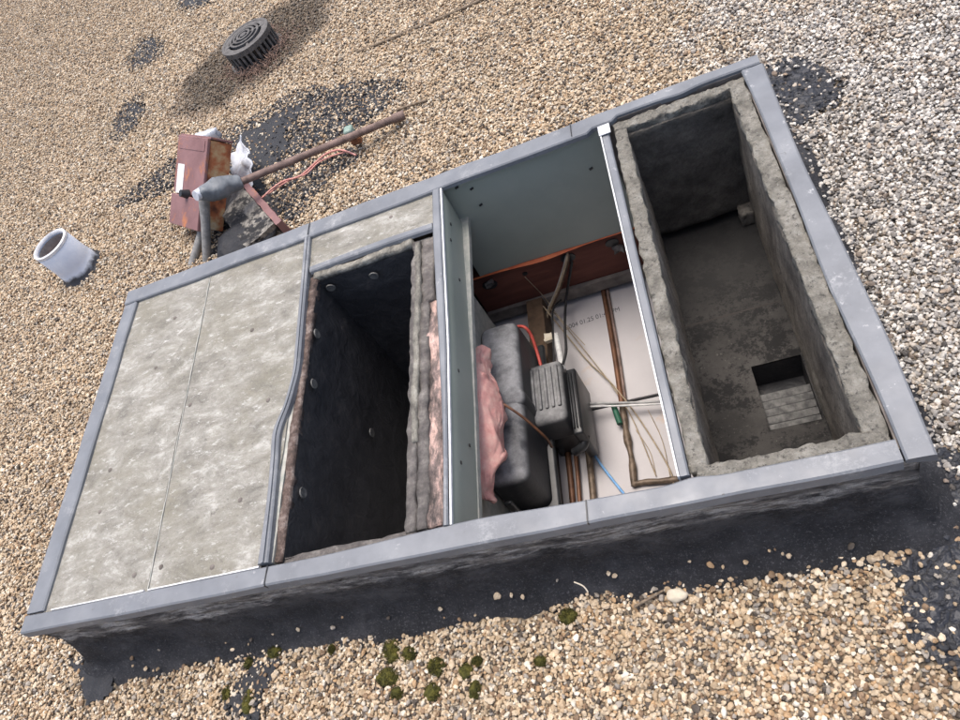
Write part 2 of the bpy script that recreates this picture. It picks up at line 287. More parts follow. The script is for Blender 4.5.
# tar patches: outlines stand on the roof
def inpoly(x, y, poly):
    c = np.zeros(x.shape, bool); n = len(poly)
    for i in range(n):
        x0, y0 = poly[i]; x1, y1 = poly[(i+1) % n]
        k = ((y0 > y) != (y1 > y)) & (x < (x1-x0)*(y-y0)/((y1-y0) or 1e-9)+x0); c ^= k
    return c
def warp(x, y, amp=.03, f=9., seed=0.):
    q = np.array([noise.noise_vector((a*f, b*f, seed))[:2] for a, b in zip(x.ravel(), y.ravel())]); q2 = np.array([noise.noise_vector((a*f*3.7, b*f*3.7, seed+5))[:2] for a, b in zip(x.ravel(), y.ravel())])
    q = q*amp + q2*amp*.5
    return x+q[:, 0].reshape(x.shape), y+q[:, 1].reshape(y.shape)
def poly_px(pts): return [tuple(P(u, v)[:2]) for u, v in pts]
PATCH = [  # outline, material, share of loose stones, share of tar-coated stones, label
 ([(132, 62), (140, 42), (152, 38), (163, 44), (160, 56), (146, 66), (134, 69)], 'tar', .16, .25, 'small black tar patch strewn with pale stones, nearest the drain strainer on its left'),
 ([(114, 134), (118, 120), (130, 104), (140, 98), (142, 112), (136, 126), (122, 138)], 'tar', .2, .25, 'small black tar patch between the white vent pipe and the upper tar patches'),
 ([(175, -8), (215, -8), (208, 4), (196, 8), (182, 8)], 'tar', .08, .2, 'black tar patch cut off by the top edge of the photo, left of the drain'),
 ([(232, 150), (222, 146), (240, 128), (262, 118), (282, 104), (308, 96), (330, 100), (300, 112), (292, 130), (288, 148), (276, 168), (262, 182), (282, 205), (284, 228), (270, 236), (252, 252), (226, 256), (214, 240), (232, 200)], 'tar', .07, .2, 'large smooth black tar patch behind and under the rusty box and wood block'),
 ([(292, 118), (310, 100), (350, 88), (392, 84), (402, 92), (380, 112), (362, 124), (330, 140), (300, 152), (285, 172), (280, 150)], 'tar', .42, .4, 'patch of thinly tarred gravel above the rusty mast pipe'),
 ([(272, 186), (300, 160), (330, 158), (352, 150), (362, 162), (330, 176), (318, 196), (292, 226), (280, 236), (276, 210)], 'tar', .55, .35, 'stone-covered tar streak under the red wire'),
 ([(150, 178), (172, 162), (180, 160), (180, 182), (160, 196), (142, 200), (120, 210), (118, 204)], 'tar', .7, .45, 'faint tar-speckled patch left of the rusty box'),
 ([(768, 74), (786, 64), (808, 66), (824, 78), (842, 94), (836, 106), (820, 112), (806, 124), (790, 122), (774, 96)], 'cracked_tar', .2, .6, 'cracked blue-black tar patch beside the far right corner of the curb'),
 ([(880, 545), (905, 500), (930, 470), (985, 470), (1080, 540), (1080, 690), (985, 720), (955, 660), (925, 650), (905, 620), (912, 590), (890, 572)], 'cracked_tar', .17, .3, 'wide cracked tar patch at the near right corner of the curb'),
 ([(70, 655), (92, 655), (110, 668), (118, 690), (95, 700), (88, 690), (84, 672)], 'tar', .1, .3, 'black tar run spreading from the near left corner of the curb'),
 ([(228, 690), (245, 680), (262, 660), (280, 662), (262, 690), (258, 720), (230, 720)], 'tar', .6, .3, 'small tar smear under the moss left of centre at the bottom'),
]
POLYS = []
def grow(poly, k):
    cx = sum(p[0] for p in poly)/len(poly); cy = sum(p[1] for p in poly)/len(poly); return [(cx+(p[0]-cx)*k, cy+(p[1]-cy)*k) for p in poly]
for k, (px, mt, loose, coated, lab) in enumerate(PATCH):
    poly = grow(poly_px(px), 1.25 if k in (0, 1, 2) else 1.12 if k in (3, 4, 7, 8) else 1.0); POLYS.append(poly); xs = [p[0] for p in poly]; ys = [p[1] for p in poly]; h = .007
    gx = np.arange(min(xs)-.05, max(xs)+.05, h); gy = np.arange(min(ys)-.05, max(ys)+.05, h); X, Y = np.meshgrid(gx, gy, indexing='ij'); wx, wy = warp(X, Y, .022, 10, k*3.)
    ins = inpoly(wx, wy, poly) & ~((X > .0) & (X < 1.83) & (Y > .0) & (Y < 1.0))
    mb = MB(); vid = {}
    def vv(i, j):
        if (i, j) not in vid:
            vid[(i, j)] = len(mb.v); x, y = gx[i]-h/2, gy[j]-h/2
            mb.v.append((x, y, G+.0045+k*.0003+.0045*abs(noise.noise((x*16, y*16, k)))+.002*noise.noise((x*60, y*60, k))))
        return vid[(i, j)]
    for i in range(len(gx)):
        for j in range(len(gy)):
            if ins[i, j]: mb.f.append((vv(i, j), vv(i+1, j), vv(i+1, j+1), vv(i, j+1)))
    settle(tag(mb.build('tar_patch', mt, smooth=180), lab, 'tar patch', 'tar patches on the gravel roof'))

# loose stones
sp = .0061
xs = np.arange(-4.2, 3.4, sp); ys = np.arange(-1.1, 6.6, sp); X, Y = np.meshgrid(xs, ys, indexing='ij'); X = X.ravel(); Y = Y.ravel()
def project(X, Y, Z):
    q = RC @ (np.stack([X, Y, Z])-CAM[:, None]); return FPX*q[0]/q[2]+480, FPX*q[1]/q[2]+360, q[2]
u, v, d = project(X, Y, np.full(X.shape, G)); k = (d > .1) & (u > -120) & (u < 1080) & (v > -90) & (v < 830); X, Y = X[k], Y[k]
X = X + rng.uniform(-.45, .45, X.size)*sp; Y = Y + rng.uniform(-.45, .45, Y.size)*sp
extra = rng.random(X.size) < .22
X = np.concatenate([X, X[extra]+rng.uniform(-.005, .005, extra.sum())]); Y = np.concatenate([Y, Y[extra]+rng.uniform(-.005, .005, extra.sum())])
Z = np.full(X.size, G+.003); Z[-extra.sum():] += .006
nz = np.array([noise.noise((a*7, b*7, .3)) for a, b in zip(X, Y)]); nf = np.array([noise.noise((a*30, b*30, 2.)) for a, b in zip(X, Y)])
edge = np.where(X < .12, -.075-.03*np.clip((.12-X)/.1, 0, 1), -.062) + nz*.022 + nf*.012
inside = (X > -.012) & (X < 1.845) & (Y > edge) & (Y < 1.012)
keep = ~inside | ((Y < -.02) & (rng.random(X.size) < .012) & (X < 1.85))
Z = np.where(inside, G+.012 + np.clip((Y+.08), 0, .1)*.35, Z)
coat = np.zeros(X.size)
wx, wy = warp(X, Y, .026, 10, 0.)
for (px, mt, loose, coated, lab), poly in zip(PATCH, POLYS):
    i = inpoly(wx, wy, poly); core = inpoly(wx, wy, grow(poly, .74)); keep &= ~i | (rng.random(X.size) < np.where(core, loose, np.clip(loose+.32, 0, .75))); coat = np.where(i, coated, coat); Z = np.where(i, Z+.004, Z)
X, Y, Z, nz, nf, coat = (a[keep] for a in (X, Y, Z, nz, nf, coat)); N = X.size
pal = np.array([(.53, .43, .31), (.43, .33, .22), (.22, .15, .095), (.32, .29, .255), (.68, .63, .54), (.085, .07, .058), (.40, .27, .155), (.60, .51, .39)])
def pick(w): return rng.choice(len(pal), N, p=np.array(w)/sum(w))
warm = pick([24, 26, 12, 9, 8, 8, 4, 14]); grey = pick([9, 5, 6, 40, 30, 9, 1, 6]); brown = pick([20, 26, 14, 12, 9, 9, 12, 12]); dark = pick([18, 25, 17, 16, 5, 12, 4, 10])
col = pal[warm].copy()
u, v, d = project(X, Y, Z)
right = np.clip((X-1.60+nz*.18)/.24, 0, 1)*np.clip((2.05-Y+nz*.4)/1.0, 0.2, 1)*np.clip((Y+.08)/.12, 0, 1); r_ = rng.random(N); col = np.where((r_ < right*.95)[:, None], pal[grey], col)
near = np.clip((X-1.15+nz*.3)/.4, 0, 1)*np.clip(-(Y-.05)/.08, 0, 1); r_ = rng.random(N); col = np.where((r_ < near)[:, None], pal[brown], col)
tl = np.clip((-X-.75+nz*.6)/1.0, 0, 1)*np.clip((Y-1.6+nz)/1.2, 0, 1); r_ = rng.random(N); col = np.where((r_ < tl*.8)[:, None], pal[dark], col)
dc = P(247, 52)                                      # silt-darkened hollow round the drain
a_ = math.radians(22); dx = X-dc.x-.03; dy = Y-dc.y+.04; ex = dx*math.cos(a_)+dy*math.sin(a_); ey = -dx*math.sin(a_)+dy*math.cos(a_)
sd = (ex/.45)**2 + (ey/.31)**2; st = np.clip((1.12-sd+nz*.35)/.45, 0, 1); col = np.where(st[:, None] > 0, col*(1-.66*st[:, None])*np.array([.98, .96, .96]) + .004, col)
rusty = np.clip(1-np.hypot((X-.95)/.5, (Y-1.17)/.12), 0, 1); col = col*(1-rusty[:, None]*np.array([0, .25, .45]))
lum = col.mean(1, keepdims=True); ds = .02+.46*right[:, None]; col = (col*(1-ds)+lum*ds)*(1-np.array([.0, .015, .045])*(1-right[:, None]))
col = col*(1+nz*.12+nf*.10)[:, None]*rng.uniform(.82, 1.12, (N, 1)); cm = rng.random(N) < coat; col[cm] = np.array([.028, .03, .036])*rng.uniform(.5, 1.6, (cm.sum(), 1))
me = bpy.data.meshes.new('gravel'); me.from_pydata(np.stack([X, Y, Z], 1).tolist(), [], [])
a = me.attributes.new('stone_color', 'FLOAT_COLOR', 'POINT'); a.data.foreach_set('color', np.concatenate([np.clip(col, .004, .85), np.ones((N, 1))], 1).astype(np.float32).ravel())
sz = np.clip(rng.lognormal(math.log(.0036), .26, N), .0020, .0070); sc = sz[:, None]*np.stack([rng.uniform(.85, 1.35, N), rng.uniform(.75, 1.1, N), rng.uniform(.45, .75, N)], 1)
a = me.attributes.new('stone_scale', 'FLOAT_VECTOR', 'POINT'); a.data.foreach_set('vector', sc.astype(np.float32).ravel())
rt = np.stack([rng.normal(0, .35, N), rng.normal(0, .35, N), rng.uniform(0, 6.28, N)], 1)
a = me.attributes.new('stone_turn', 'FLOAT_VECTOR', 'POINT'); a.data.foreach_set('vector', rt.astype(np.float32).ravel())
a = me.attributes.new('stone_kind', 'INT', 'POINT'); a.data.foreach_set('value', rng.integers(0, 8, N).astype(np.int32))
me.materials.append(M['stone']); go = bpy.data.objects.new('gravel', me); COL.objects.link(go); tag(go, 'loose tan and cream roofing gravel', 'gravel', kind='stuff')
ng = bpy.data.node_groups.new('stones', 'GeometryNodeTree'); ng.interface.new_socket('Geometry', in_out='INPUT', socket_type='NodeSocketGeometry'); ng.interface.new_socket('Geometry', in_out='OUTPUT', socket_type='NodeSocketGeometry')
L_ = ng.links.new; gi = ng.nodes.new('NodeGroupInput'); gou = ng.nodes.new('NodeGroupOutput'); join = ng.nodes.new('GeometryNodeJoinGeometry')
for k in range(8):
    ico = ng.nodes.new('GeometryNodeMeshIcoSphere'); ico.inputs['Radius'].default_value = 1; ico.inputs['Subdivisions'].default_value = 3
    ps = ng.nodes.new('GeometryNodeInputPosition'); va = ng.nodes.new('ShaderNodeVectorMath'); va.operation = 'ADD'; va.inputs[1].default_value = (k*7.3, k*3.1, k); L_(ps.outputs[0], va.inputs[0])
    tn = ng.nodes.new('ShaderNodeTexNoise'); tn.inputs['Scale'].default_value = .95; tn.inputs['Detail'].default_value = 1.5; L_(va.outputs[0], tn.inputs['Vector'])
    sb = ng.nodes.new('ShaderNodeVectorMath'); sb.operation = 'SUBTRACT'; sb.inputs[1].default_value = (.5, .5, .5); L_(tn.outputs['Color'], sb.inputs[0])
    ml = ng.nodes.new('ShaderNodeVectorMath'); ml.operation = 'SCALE'; ml.inputs['Scale'].default_value = 1.15; L_(sb.outputs[0], ml.inputs[0])
    spn = ng.nodes.new('GeometryNodeSetPosition'); L_(ico.outputs['Mesh'], spn.inputs['Geometry']); L_(ml.outputs[0], spn.inputs['Offset'])
    sm = ng.nodes.new('GeometryNodeSetMaterial'); sm.inputs['Material'].default_value = M['stone']; L_(spn.outputs[0], sm.inputs['Geometry'])
    ss = ng.nodes.new('GeometryNodeSetShadeSmooth'); L_(sm.outputs[0], ss.inputs['Geometry'])
    g2i = ng.nodes.new('GeometryNodeGeometryToInstance'); L_(ss.outputs[0], g2i.inputs[0]); L_(g2i.outputs[0], join.inputs[0])
def named(n, t):
    a = ng.nodes.new('GeometryNodeInputNamedAttribute'); a.data_type = t; a.inputs['Name'].default_value = n; return a.outputs['Attribute']
iop = ng.nodes.new('GeometryNodeInstanceOnPoints'); L_(gi.outputs[0], iop.inputs['Points']); L_(join.outputs[0], iop.inputs['Instance']); iop.inputs['Pick Instance'].default_value = True
L_(named('stone_kind', 'INT'), iop.inputs['Instance Index']); L_(named('stone_scale', 'FLOAT_VECTOR'), iop.inputs['Scale'])
e2r = ng.nodes.new('FunctionNodeEulerToRotation'); L_(named('stone_turn', 'FLOAT_VECTOR'), e2r.inputs[0]); L_(e2r.outputs[0], iop.inputs['Rotation']); L_(iop.outputs[0], gou.inputs[0])
go.modifiers.new('stones', 'NODES').node_group = ng
print('STONES', N)

# ------------------------------------------------------------------ the curb
curb = thing('roof_curb', (.92, .5, G), 'long grey metal-capped roof curb with black tarred sides and open bays', 'roof curb')
prof = [(-.001, -.012), (-.001, -.05), (.001, -.09), (.005, -.13), (.018, -.17), (.038, -.198), (.066, -.213), (.096, -.2235)]
cx0, cx1, cy0, cy1 = .022, 1.822, .004, .988
per = []
def seg_(a, b, n, nrm):
    for i in range(n): t = i/n; per.append((a[0]+(b[0]-a[0])*t, a[1]+(b[1]-a[1])*t, nrm[0], nrm[1]))
def corner(c, a0):
    for i in range(6): t = math.radians(a0+90*i/6); per.append((c[0], c[1], math.cos(t), math.sin(t)))
seg_((cx0, cy0), (cx1, cy0), 150, (0, -1)); corner((cx1, cy0), -90); seg_((cx1, cy0), (cx1, cy1), 80, (1, 0)); corner((cx1, cy1), 0); seg_((cx1, cy1), (cx0, cy1), 150, (0, 1)); corner((cx0, cy1), 90); seg_((cx0, cy1), (cx0, cy0), 80, (-1, 0)); corner((cx0, cy0), 180)
vs = []; npf = len(prof)*2-1
for x, y, nx, ny in per:
    for i in range(npf):
        j = i//2; o_, z_ = prof[j] if i % 2 == 0 else ((prof[j][0]+prof[j+1][0])/2, (prof[j][1]+prof[j+1][1])/2)
        p = Vector((x+nx*o_, y+ny*o_, z_)); k = min(1, i/8)
        q = noise.noise_vector(p*8)*.010*k + noise.noise_vector(p*26)*.006*k + noise.noise_vector(p*70)*.003*k
        if i == npf-1: q.z = 0
        vs.append(p+q)
n_ = len(per); fs = [(a*npf+i, ((a+1) % n_)*npf+i, ((a+1) % n_)*npf+i+1, a*npf+i+1) for a in range(n_) for i in range(npf-1)]
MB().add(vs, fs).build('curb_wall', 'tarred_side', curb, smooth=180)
mb = MB(); mb.box(.024, 1.81, .022, .036, -.24, -.004); mb.box(.024, 1.81, .968, .98, -.24, -.004); mb.box(.024, .04, .036, .968, -.24, -.004); mb.box(1.797, 1.81, .036, .968, -.24, -.004)
mb.build('curb_frame', 'timber_grey', curb)
def strip(path, wf, zt, lip_in, lip_out, seed, amp=.0018):
    """metal capping along a path of (outer point, inner point); folded down at both edges"""
    mb = MB(); n = len(path)
    for o_, i_ in path:
        o_, i_ = Vector((*o_, 0)), Vector((*i_, 0)); t = (i_-o_); w = t.normalized()
        q = lambda p, s: Vector((p.x+amp*noise.noise((p.x*5, p.y*5, s))*1.2, p.y+amp*noise.noise((p.x*5, p.y*5, s+9))*1.2, zt+amp*noise.noise((p.x*7, p.y*7, s+4))))
        a, b, c = q(o_, seed), q((o_+i_)/2, seed+1), q(i_, seed+2)
        mb.v += [tuple(a+Vector((0, 0, -lip_out))-w*.003), tuple(a+Vector((0, 0, -.003))-w*.0005), tuple(a+w*.003), tuple(b), tuple(c-w*.003), tuple(c+Vector((0, 0, -.003))), tuple(c+Vector((0, 0, -lip_in)))]
    for i in range(n-1):
        for k in range(6): mb.f.append((i*7+k, (i+1)*7+k, (i+1)*7+k+1, i*7+k+1))
    mb.f += [tuple(range(7)), tuple((n-1)*7+k for k in range(7))]
    return mb
def lerp_path(o0, o1, i0, i1, n=60): return [((o0[0]+(o1[0]-o0[0])*t, o0[1]+(o1[1]-o0[1])*t), (i0[0]+(i1[0]-i0[0])*t, i0[1]+(i1[1]-i0[1])*t)) for t in np.linspace(0, 1, n)]
pth = lerp_path((0, 0), (1.797, 0), (0, .04), (1.797, .037), 120)
def bulge(x): return .010*math.exp(-((x-1.10)/.18)**2) + .012*math.exp(-((x-.80)/.12)**2)*0 + .006*math.exp(-((x-1.5)/.03)**2)
pth = [(o_, (i_[0], i_[1]+bulge(i_[0]))) for o_, i_ in pth]
f = strip(pth, None, .003, .016, .024, 1); f.build('flashing', 'painted_metal', curb, smooth=30)
f = strip(lerp_path((1.80, .0), (1.80+.04, .965), (1.80, .0), (1.80, .965)), None, 0, 0, 0, 0); 
pr = [((1.84+.004*math.sin(t*7), .0+.963*t), (1.797+.003*math.sin(t*9+1), .0+.963*t)) for t in np.linspace(0, 1, 60)]
pr[0] = ((1.84, 0), (1.80, 0)); strip(pr, None, .005, .012, .024, 7).build('flashing', 'painted_metal', curb, smooth=30)
pf = [((x, 1.0), (x, .957 - (.012 if x < 1.45 else 0) + (.012 if x > 1.5 else 0) - .006*math.exp(-((x-1.66)/.03)**2))) for x in np.linspace(0, 1.838, 120)]
strip(pf, None, .006, .014, .024, 13, .0028).build('flashing', 'painted_metal', curb, smooth=30)
strip([((.0, y), (.05-.006*(y/.95)+.003, y)) for y in np.linspace(.0425, .9425, 60)], None, .004, .012, .024, 21).build('flashing', 'painted_metal', curb, smooth=30)
# divider beside the boards, bowed at its middle
def poly2(L, R, n=60):
    L = sorted(L, key=lambda p: p[1]); R = sorted(R, key=lambda p: p[1]); ys = np.linspace(.046, .945, n)
    def cr(pts):
        py = [p[1] for p in pts]; px = [p[0] for p in pts]; x = np.interp(ys, py, px); k = np.array([1, 2, 3, 2, 1.])/9; xp = np.pad(x, 2, mode='edge'); return np.convolve(xp, k, 'valid')
    return ys, cr(L), cr(R)
ys_, l_, r_ = poly2([(.640, .957), (.664, .498), (.648, .401), (.626, .359), (.634, .28), (.640, .198), (.642, .042)], [(.658, .949), (.681, .507), (.667, .411), (.648, .348), (.655, .28), (.660, .194), (.667, .037)])
strip([((a, y), (b, y)) for a, b, y in zip(l_, r_, ys_)], None, .006, .03, .008, 31, .001).build('divider_strip', 'painted_metal', curb, smooth=30)
mb = MB()
for i in range(len(ys_)-1):                                  # raised rib on the strip
    a, b = (l_[i]*.45+r_[i]*.55), (l_[i+1]*.45+r_[i+1]*.55)
    mb.obox((a-.0025, ys_[i], .0045), (.005, 0, 0), (b-a, ys_[i+1]-ys_[i], 0), (0, 0, .005))
mb.build('seam_rib', 'painted_metal', curb)
# divider over the deep beam
ys_, l_, r_ = poly2([(1.028, .949), (1.031, .778), (1.046, .471), (1.054, .223), (1.053, .039)], [(1.048, .944), (1.053, .766), (1.0625, .465), (1.064, .222), (1.064, .053)])
strip([((a, y), (b, y)) for a, b, y in zip(l_, r_, ys_)], None, .007, .006, .012, 41, .001).build('divider_strip', 'painted_metal', curb, smooth=30)
mb = MB(); n = len(ys_); vs = []
for i in range(n):
    x = r_[i]+.001; w = .0012*noise.noise((ys_[i]*9, 1, 1))
    vs += [(x, ys_[i], .003), (x+.003, ys_[i], -.001), (x+.002+w, ys_[i], -.05), (x+w, ys_[i], -.129)]
bp_ = MB().add(vs, [(i*4+k, (i+1)*4+k, (i+1)*4+k+1, i*4+k+1) for i in range(n-1) for k in range(3)]).build('beam_panel', 'teal_metal', curb, smooth=40)
mb = MB(); mb.add([(r_[i]+.002, ys_[i], .0045) for i in range(n)] + [(r_[i]+.0055, ys_[i], .0035) for i in range(n)] + [(r_[i]+.0055, ys_[i], -.003) for i in range(n)], [(i+k*n, i+1+k*n, i+1+(k+1)*n, i+(k+1)*n) for i in range(n-1) for k in (0, 1)])
mb.build('bright_edge', 'white_metal', curb, smooth=60)
mb = MB(); mb.gbox(1.042, 1.068, .046, .966, -.145, -.1295, .02, .0010, 12); mb.build('beam_flange', 'dirty_flange', curb)
mb = MB()
for y, z in ((.86, -.05), (.80, -.045), (.70, -.085), (.41, -.05), (.25, -.095), (.19, -.05)):
    xx = float(np.interp(y, ys_, r_))+.003; MB().obox((xx, y, z), (.0022, 0, 0), (0, .006, .001), (0, 0, .005)).build('screw', 'black_plastic', bp_)
# laps and fixings of the capping
for xl in (.664, 1.318):
    mb = MB(); mb.obox((xl, -.0012, -.022), (.0022, 0, 0), (0, .002, 0), (0, 0, .026)); mb.obox((xl, .0015, .0042), (.0022, 0, 0), (.002, .038, 0), (0, 0, .0012)); mb.build('lap_joint', 'black_plastic', curb)
for xl in (.652, 1.40):
    mb = MB(); mb.obox((xl, .952, .0075), (.0022, 0, 0), (.001, .046, 0), (0, 0, .0016)); mb.build('lap_joint', 'black_plastic', curb)
# cross strip below the small board
strip([((x, .815+.003*math.sin(x*9)), (x, .834+.003*math.sin(x*9))) for x in np.linspace(.672, 1.027, 30)], None, .004, .008, .012, 51, .0012).build('divider_strip', 'painted_metal', curb, smooth=30)
# channel beside the wide duct
def L3(t, a, b): return a+(b-a)*t
ch = [((L3(t, 1.479, 1.467), L3(t, .046, .944)), (L3(t, 1.496, 1.486), L3(t, .046, .944))) for t in np.linspace(0, 1, 40)]
strip(ch, None, .004, .03, .012, 61, .0012).build('divider_strip', 'painted_metal', curb, smooth=30)
mb = MB()
for (o_, i_), (o2, i2) in zip(ch[:-1], ch[1:]): mb.obox((o_[0]-.0015, o_[1], -.012), (.0030, 0, 0), (o2[0]-o_[0], o2[1]-o_[1], 0), (0, 0, .0195))
mb.build('bright_edge', 'white_metal', curb)
MB().box(1.464, 1.492, .915, .948, .0075, .0105).build('bright_edge', 'white_metal', curb, bevel=.001)
# sheet metal at the far side of the open bay
mb = MB(); mb.gbox(1.0, 1.475, .9625, .967, -.365, -.002, .03, .0025, 6); bk_ = mb.build('back_panel', 'teal_metal', curb, smooth=40)
for u, v in ((456, 189), (471, 190), (480, 206), (590, 170)):
    p = PY(u, v, .962); MB().obox((p.x, p.y-.003, p.z), (.009, 0, .003), (0, .006, 0), (-.001, 0, .005)).build('screw', 'black_plastic', bk_)

# ------------------------------------------------------------------ cover boards
def board(poly, label, dots, loc):
    t = thing('cover_board', loc, label, 'cover board', 'weathered boards covering the curb')
    bm = bmesh.new(); vs = [bm.verts.new((x, y, 0)) for x, y in poly]; bm.faces.new(vs); bmesh.ops.subdivide_edges(bm, edges=bm.edges[:], cuts=24, use_grid_fill=True)
    mb = MB(); bm.verts.index_update(); n = len(bm.verts)
    top = [(v.co.x, v.co.y, -.005+.0022*noise.noise((v.co.x*5, v.co.y*5, 0))+.0012*noise.noise((v.co.x*25, v.co.y*25, 0))) for v in bm.verts]
    mb.add(top, [[v.index for v in f.verts] for f in bm.faces]); bm.free(); bt_ = mb.build('board', 'weathered_board', t, smooth=40)
    mb = MB(); mb.prism(poly, -.020, -.0095); mb.build('underside', 'timber_grey', t)
    for u, v in dots:
        p = P(u, v, -.005); mb = MB(); mb.lathe((p.x, p.y, -.0058), [(.0001, .0035), (.004, .003), (.0062, .0005), (.007, -.002)], 14); mb.build('nail_head', 'timber_grey', bt_, smooth=60)
    return t
board([(.047, .037), (.346, .037), (.3105, .96), (.046, .96)], 'left weathered grey cover board at the end of the curb', [(134, 575), (110, 470), (175, 318), (100, 512), (156, 368)], (.2, .5, -.02))
board([(.3525, .037), (.643, .037), (.66, .3), (.655, .96), (.3165, .96)], 'weathered grey cover board between the pale seam and the bowed strip', [(161, 567), (212, 567), (190, 405), (252, 330), (240, 500), (268, 400)], (.5, .5, -.02))
board([(.66, .83), (1.035, .83), (1.03, .96), (.655, .96)], 'small weathered board above the black duct', [(391, 217)], (.85, .9, -.02))
mb = MB()
for t in np.linspace(0, .98, 40): mb.obox((L3(t, .3466, .3112)+.0016+.0006*math.sin(t*60), L3(t, .038, .958), -.0125), (.0028, 0, 0), (-.0009, .0231, 0), (0, 0, .0085))
mb.build('seam_strip', 'dirty_flange', curb)
for xa, xb in ((.075, .343), (.356, .642)):
    mb = MB(); xs_ = np.linspace(xa, xb, 24)
    for p_, q_ in zip(xs_[:-1], xs_[1:]): mb.obox((p_, .0405, -.006), (q_-p_, 0, 0), (0, .0025+.003*abs(noise.noise((p_*14, 3, xa))), 0), (0, 0, .007))
    mb.build('bright_edge', 'white_metal', curb)

# ------------------------------------------------------------------ black lined duct
bd = thing('black_duct', (.83, .42, -.70), 'open duct lined in black with grey washers and pink insulation edge', 'duct')
def liner(vs_fn, na, nb, name, mat):
    vs = [vs_fn(a/na, b/nb) for a in range(na+1) for b in range(nb+1)]; vs = [v + noise.noise_vector(v*7)*.006+noise.noise_vector(v*30)*.0025 for v in vs]
    return MB().add(vs, [(a*(nb+1)+b, (a+1)*(nb+1)+b, (a+1)*(nb+1)+b+1, a*(nb+1)+b+1) for a in range(na) for b in range(nb)]).build(name, mat, bd, smooth=180)
bx0, bx1, by0, by1, bz = .690, .968, .052, .785, -.66
for nm_, fn in (('liner_wall', lambda a, b: Vector((bx0, by0-.01+(by1-by0+.02)*a, -.014+(bz+.014)*b))), ('liner_wall', lambda a, b: Vector((bx0-.01+(bx1-bx0+.02)*a, by1, -.014+(bz+.014)*b))),
                ('liner_wall', lambda a, b: Vector((bx1, by0-.01+(by1-by0+.02)*a, -.016+(bz+.016)*b))), ('liner_wall', lambda a, b: Vector((bx0-.01+(bx1-bx0+.02)*a, by0, -.016+(bz+.016)*b))), ('duct_bottom', lambda a, b: Vector((bx0-.01+(bx1-bx0+.02)*a, by0-.01+(by1-by0+.02)*b, bz)))):
    liner(fn, 40, 50, nm_, 'black_liner')
mb = MB(); mb.box(.645, .6495, .04, .81, -.69, -.03); mb.box(1.008, 1.012, .04, .82, -.69, -.16); mb.box(.6495, 1.008, .036, .0395, -.69, -.03); mb.box(.6495, 1.008, .812, .816, -.69, -.022); mb.box(.645, 1.012, .04, .816, -.70, -.692)
mb.build('duct_casing', 'dirty_flange', bd)
mb = MB(); mb.gbox(.670, .6895, .05, .80, -.026, -.008, .012, .0042, 22, 1); mb.build('liner_edge', 'rusty_edge', bd, smooth=180)
mb = MB(); mb.gbox(.6505, .668, .05, .50, -.05, -.009, .02, .002, 12, 8); mb.build('bent_flange', 'dirty_flange', bd, smooth=50)
mb = MB(); mb.gbox(.683, .968, .793, .8115, -.028, -.006, .009, .0045, 26, 2); mb.build('liner_edge', 'pale_strip', bd, smooth=180)
mb = MB(); mb.gbox(.690, .985, .040, .058, -.05, -.012, .012, .0035, 20, 3); mb.build('liner_edge', 'fuzzy_grey', bd, smooth=180)
mb = MB(); mb.gbox(.968, .9885, .055, .80, -.08, -.008, .010, .005, 26, 4); mb.build('liner_edge', 'fuzzy_grey', bd, smooth=180)
mb = MB(); mb.gbox(.979, .9915, .24, .79, -.04, -.003, .009, .0035, 24, 5); mb.build('pale_batten', 'pale_strip', bd, smooth=180)
mb = MB(); mb.gbox(.992, 1.014, .055, .60, -.08, -.007, .009, .0055, 28, 9); mb.build('sooty_edge', 'fuzzy_grey', bd, smooth=180)
mb = MB(); mb.gbox(.993, 1.026, .60, .805, -.08, -.010, .009, .005, 26, 6); mb.build('sooty_edge', 'fuzzy_grey', bd, smooth=180)
mb = MB(); mb.gbox(1.010, 1.046, .055, .60, -.09, -.014, .008, .007, 24, 7); mb.build('pink_insulation', 'sooty_pink', bd, smooth=180)
def disc(p, nrm):
    t = thing if 0 else None; n = Vector(nrm); a = n.orthogonal().normalized(); b = n.cross(a); R_ = .0125; mb = MB()
    vs = [p+n*.0045+a*R_*.9*math.cos(k*math.pi/9)+b*R_*.9*math.sin(k*math.pi/9) for k in range(18)] + [p+n*.002+a*R_*math.cos(k*math.pi/9)+b*R_*math.sin(k*math.pi/9) for k in range(18)] + [p+n*.0035]
    mb.add(vs, [(k, (k+1) % 18, 36) for k in range(18)] + [(k, 18+k, 18+(k+1) % 18, (k+1) % 18) for k in range(18)]); mb.build('washer', 'washer', bd, smooth=40)
def PX(u, v, x):
    d = RC.T @ np.array([(u-480)/FPX, (v-360)/FPX, 1.0]); s = (x-CAM[0])/d[0]; return Vector(CAM + s*d)
for u, v in ((331, 287), (374, 275)): disc(PY(u, v, by1-.007), (0, -1, 0))
for u, v in ((316, 334), (313, 384), (302, 493), (389, 343), (371, 433)): disc(PX(u, v, bx0+.008), (1, 0, 0))

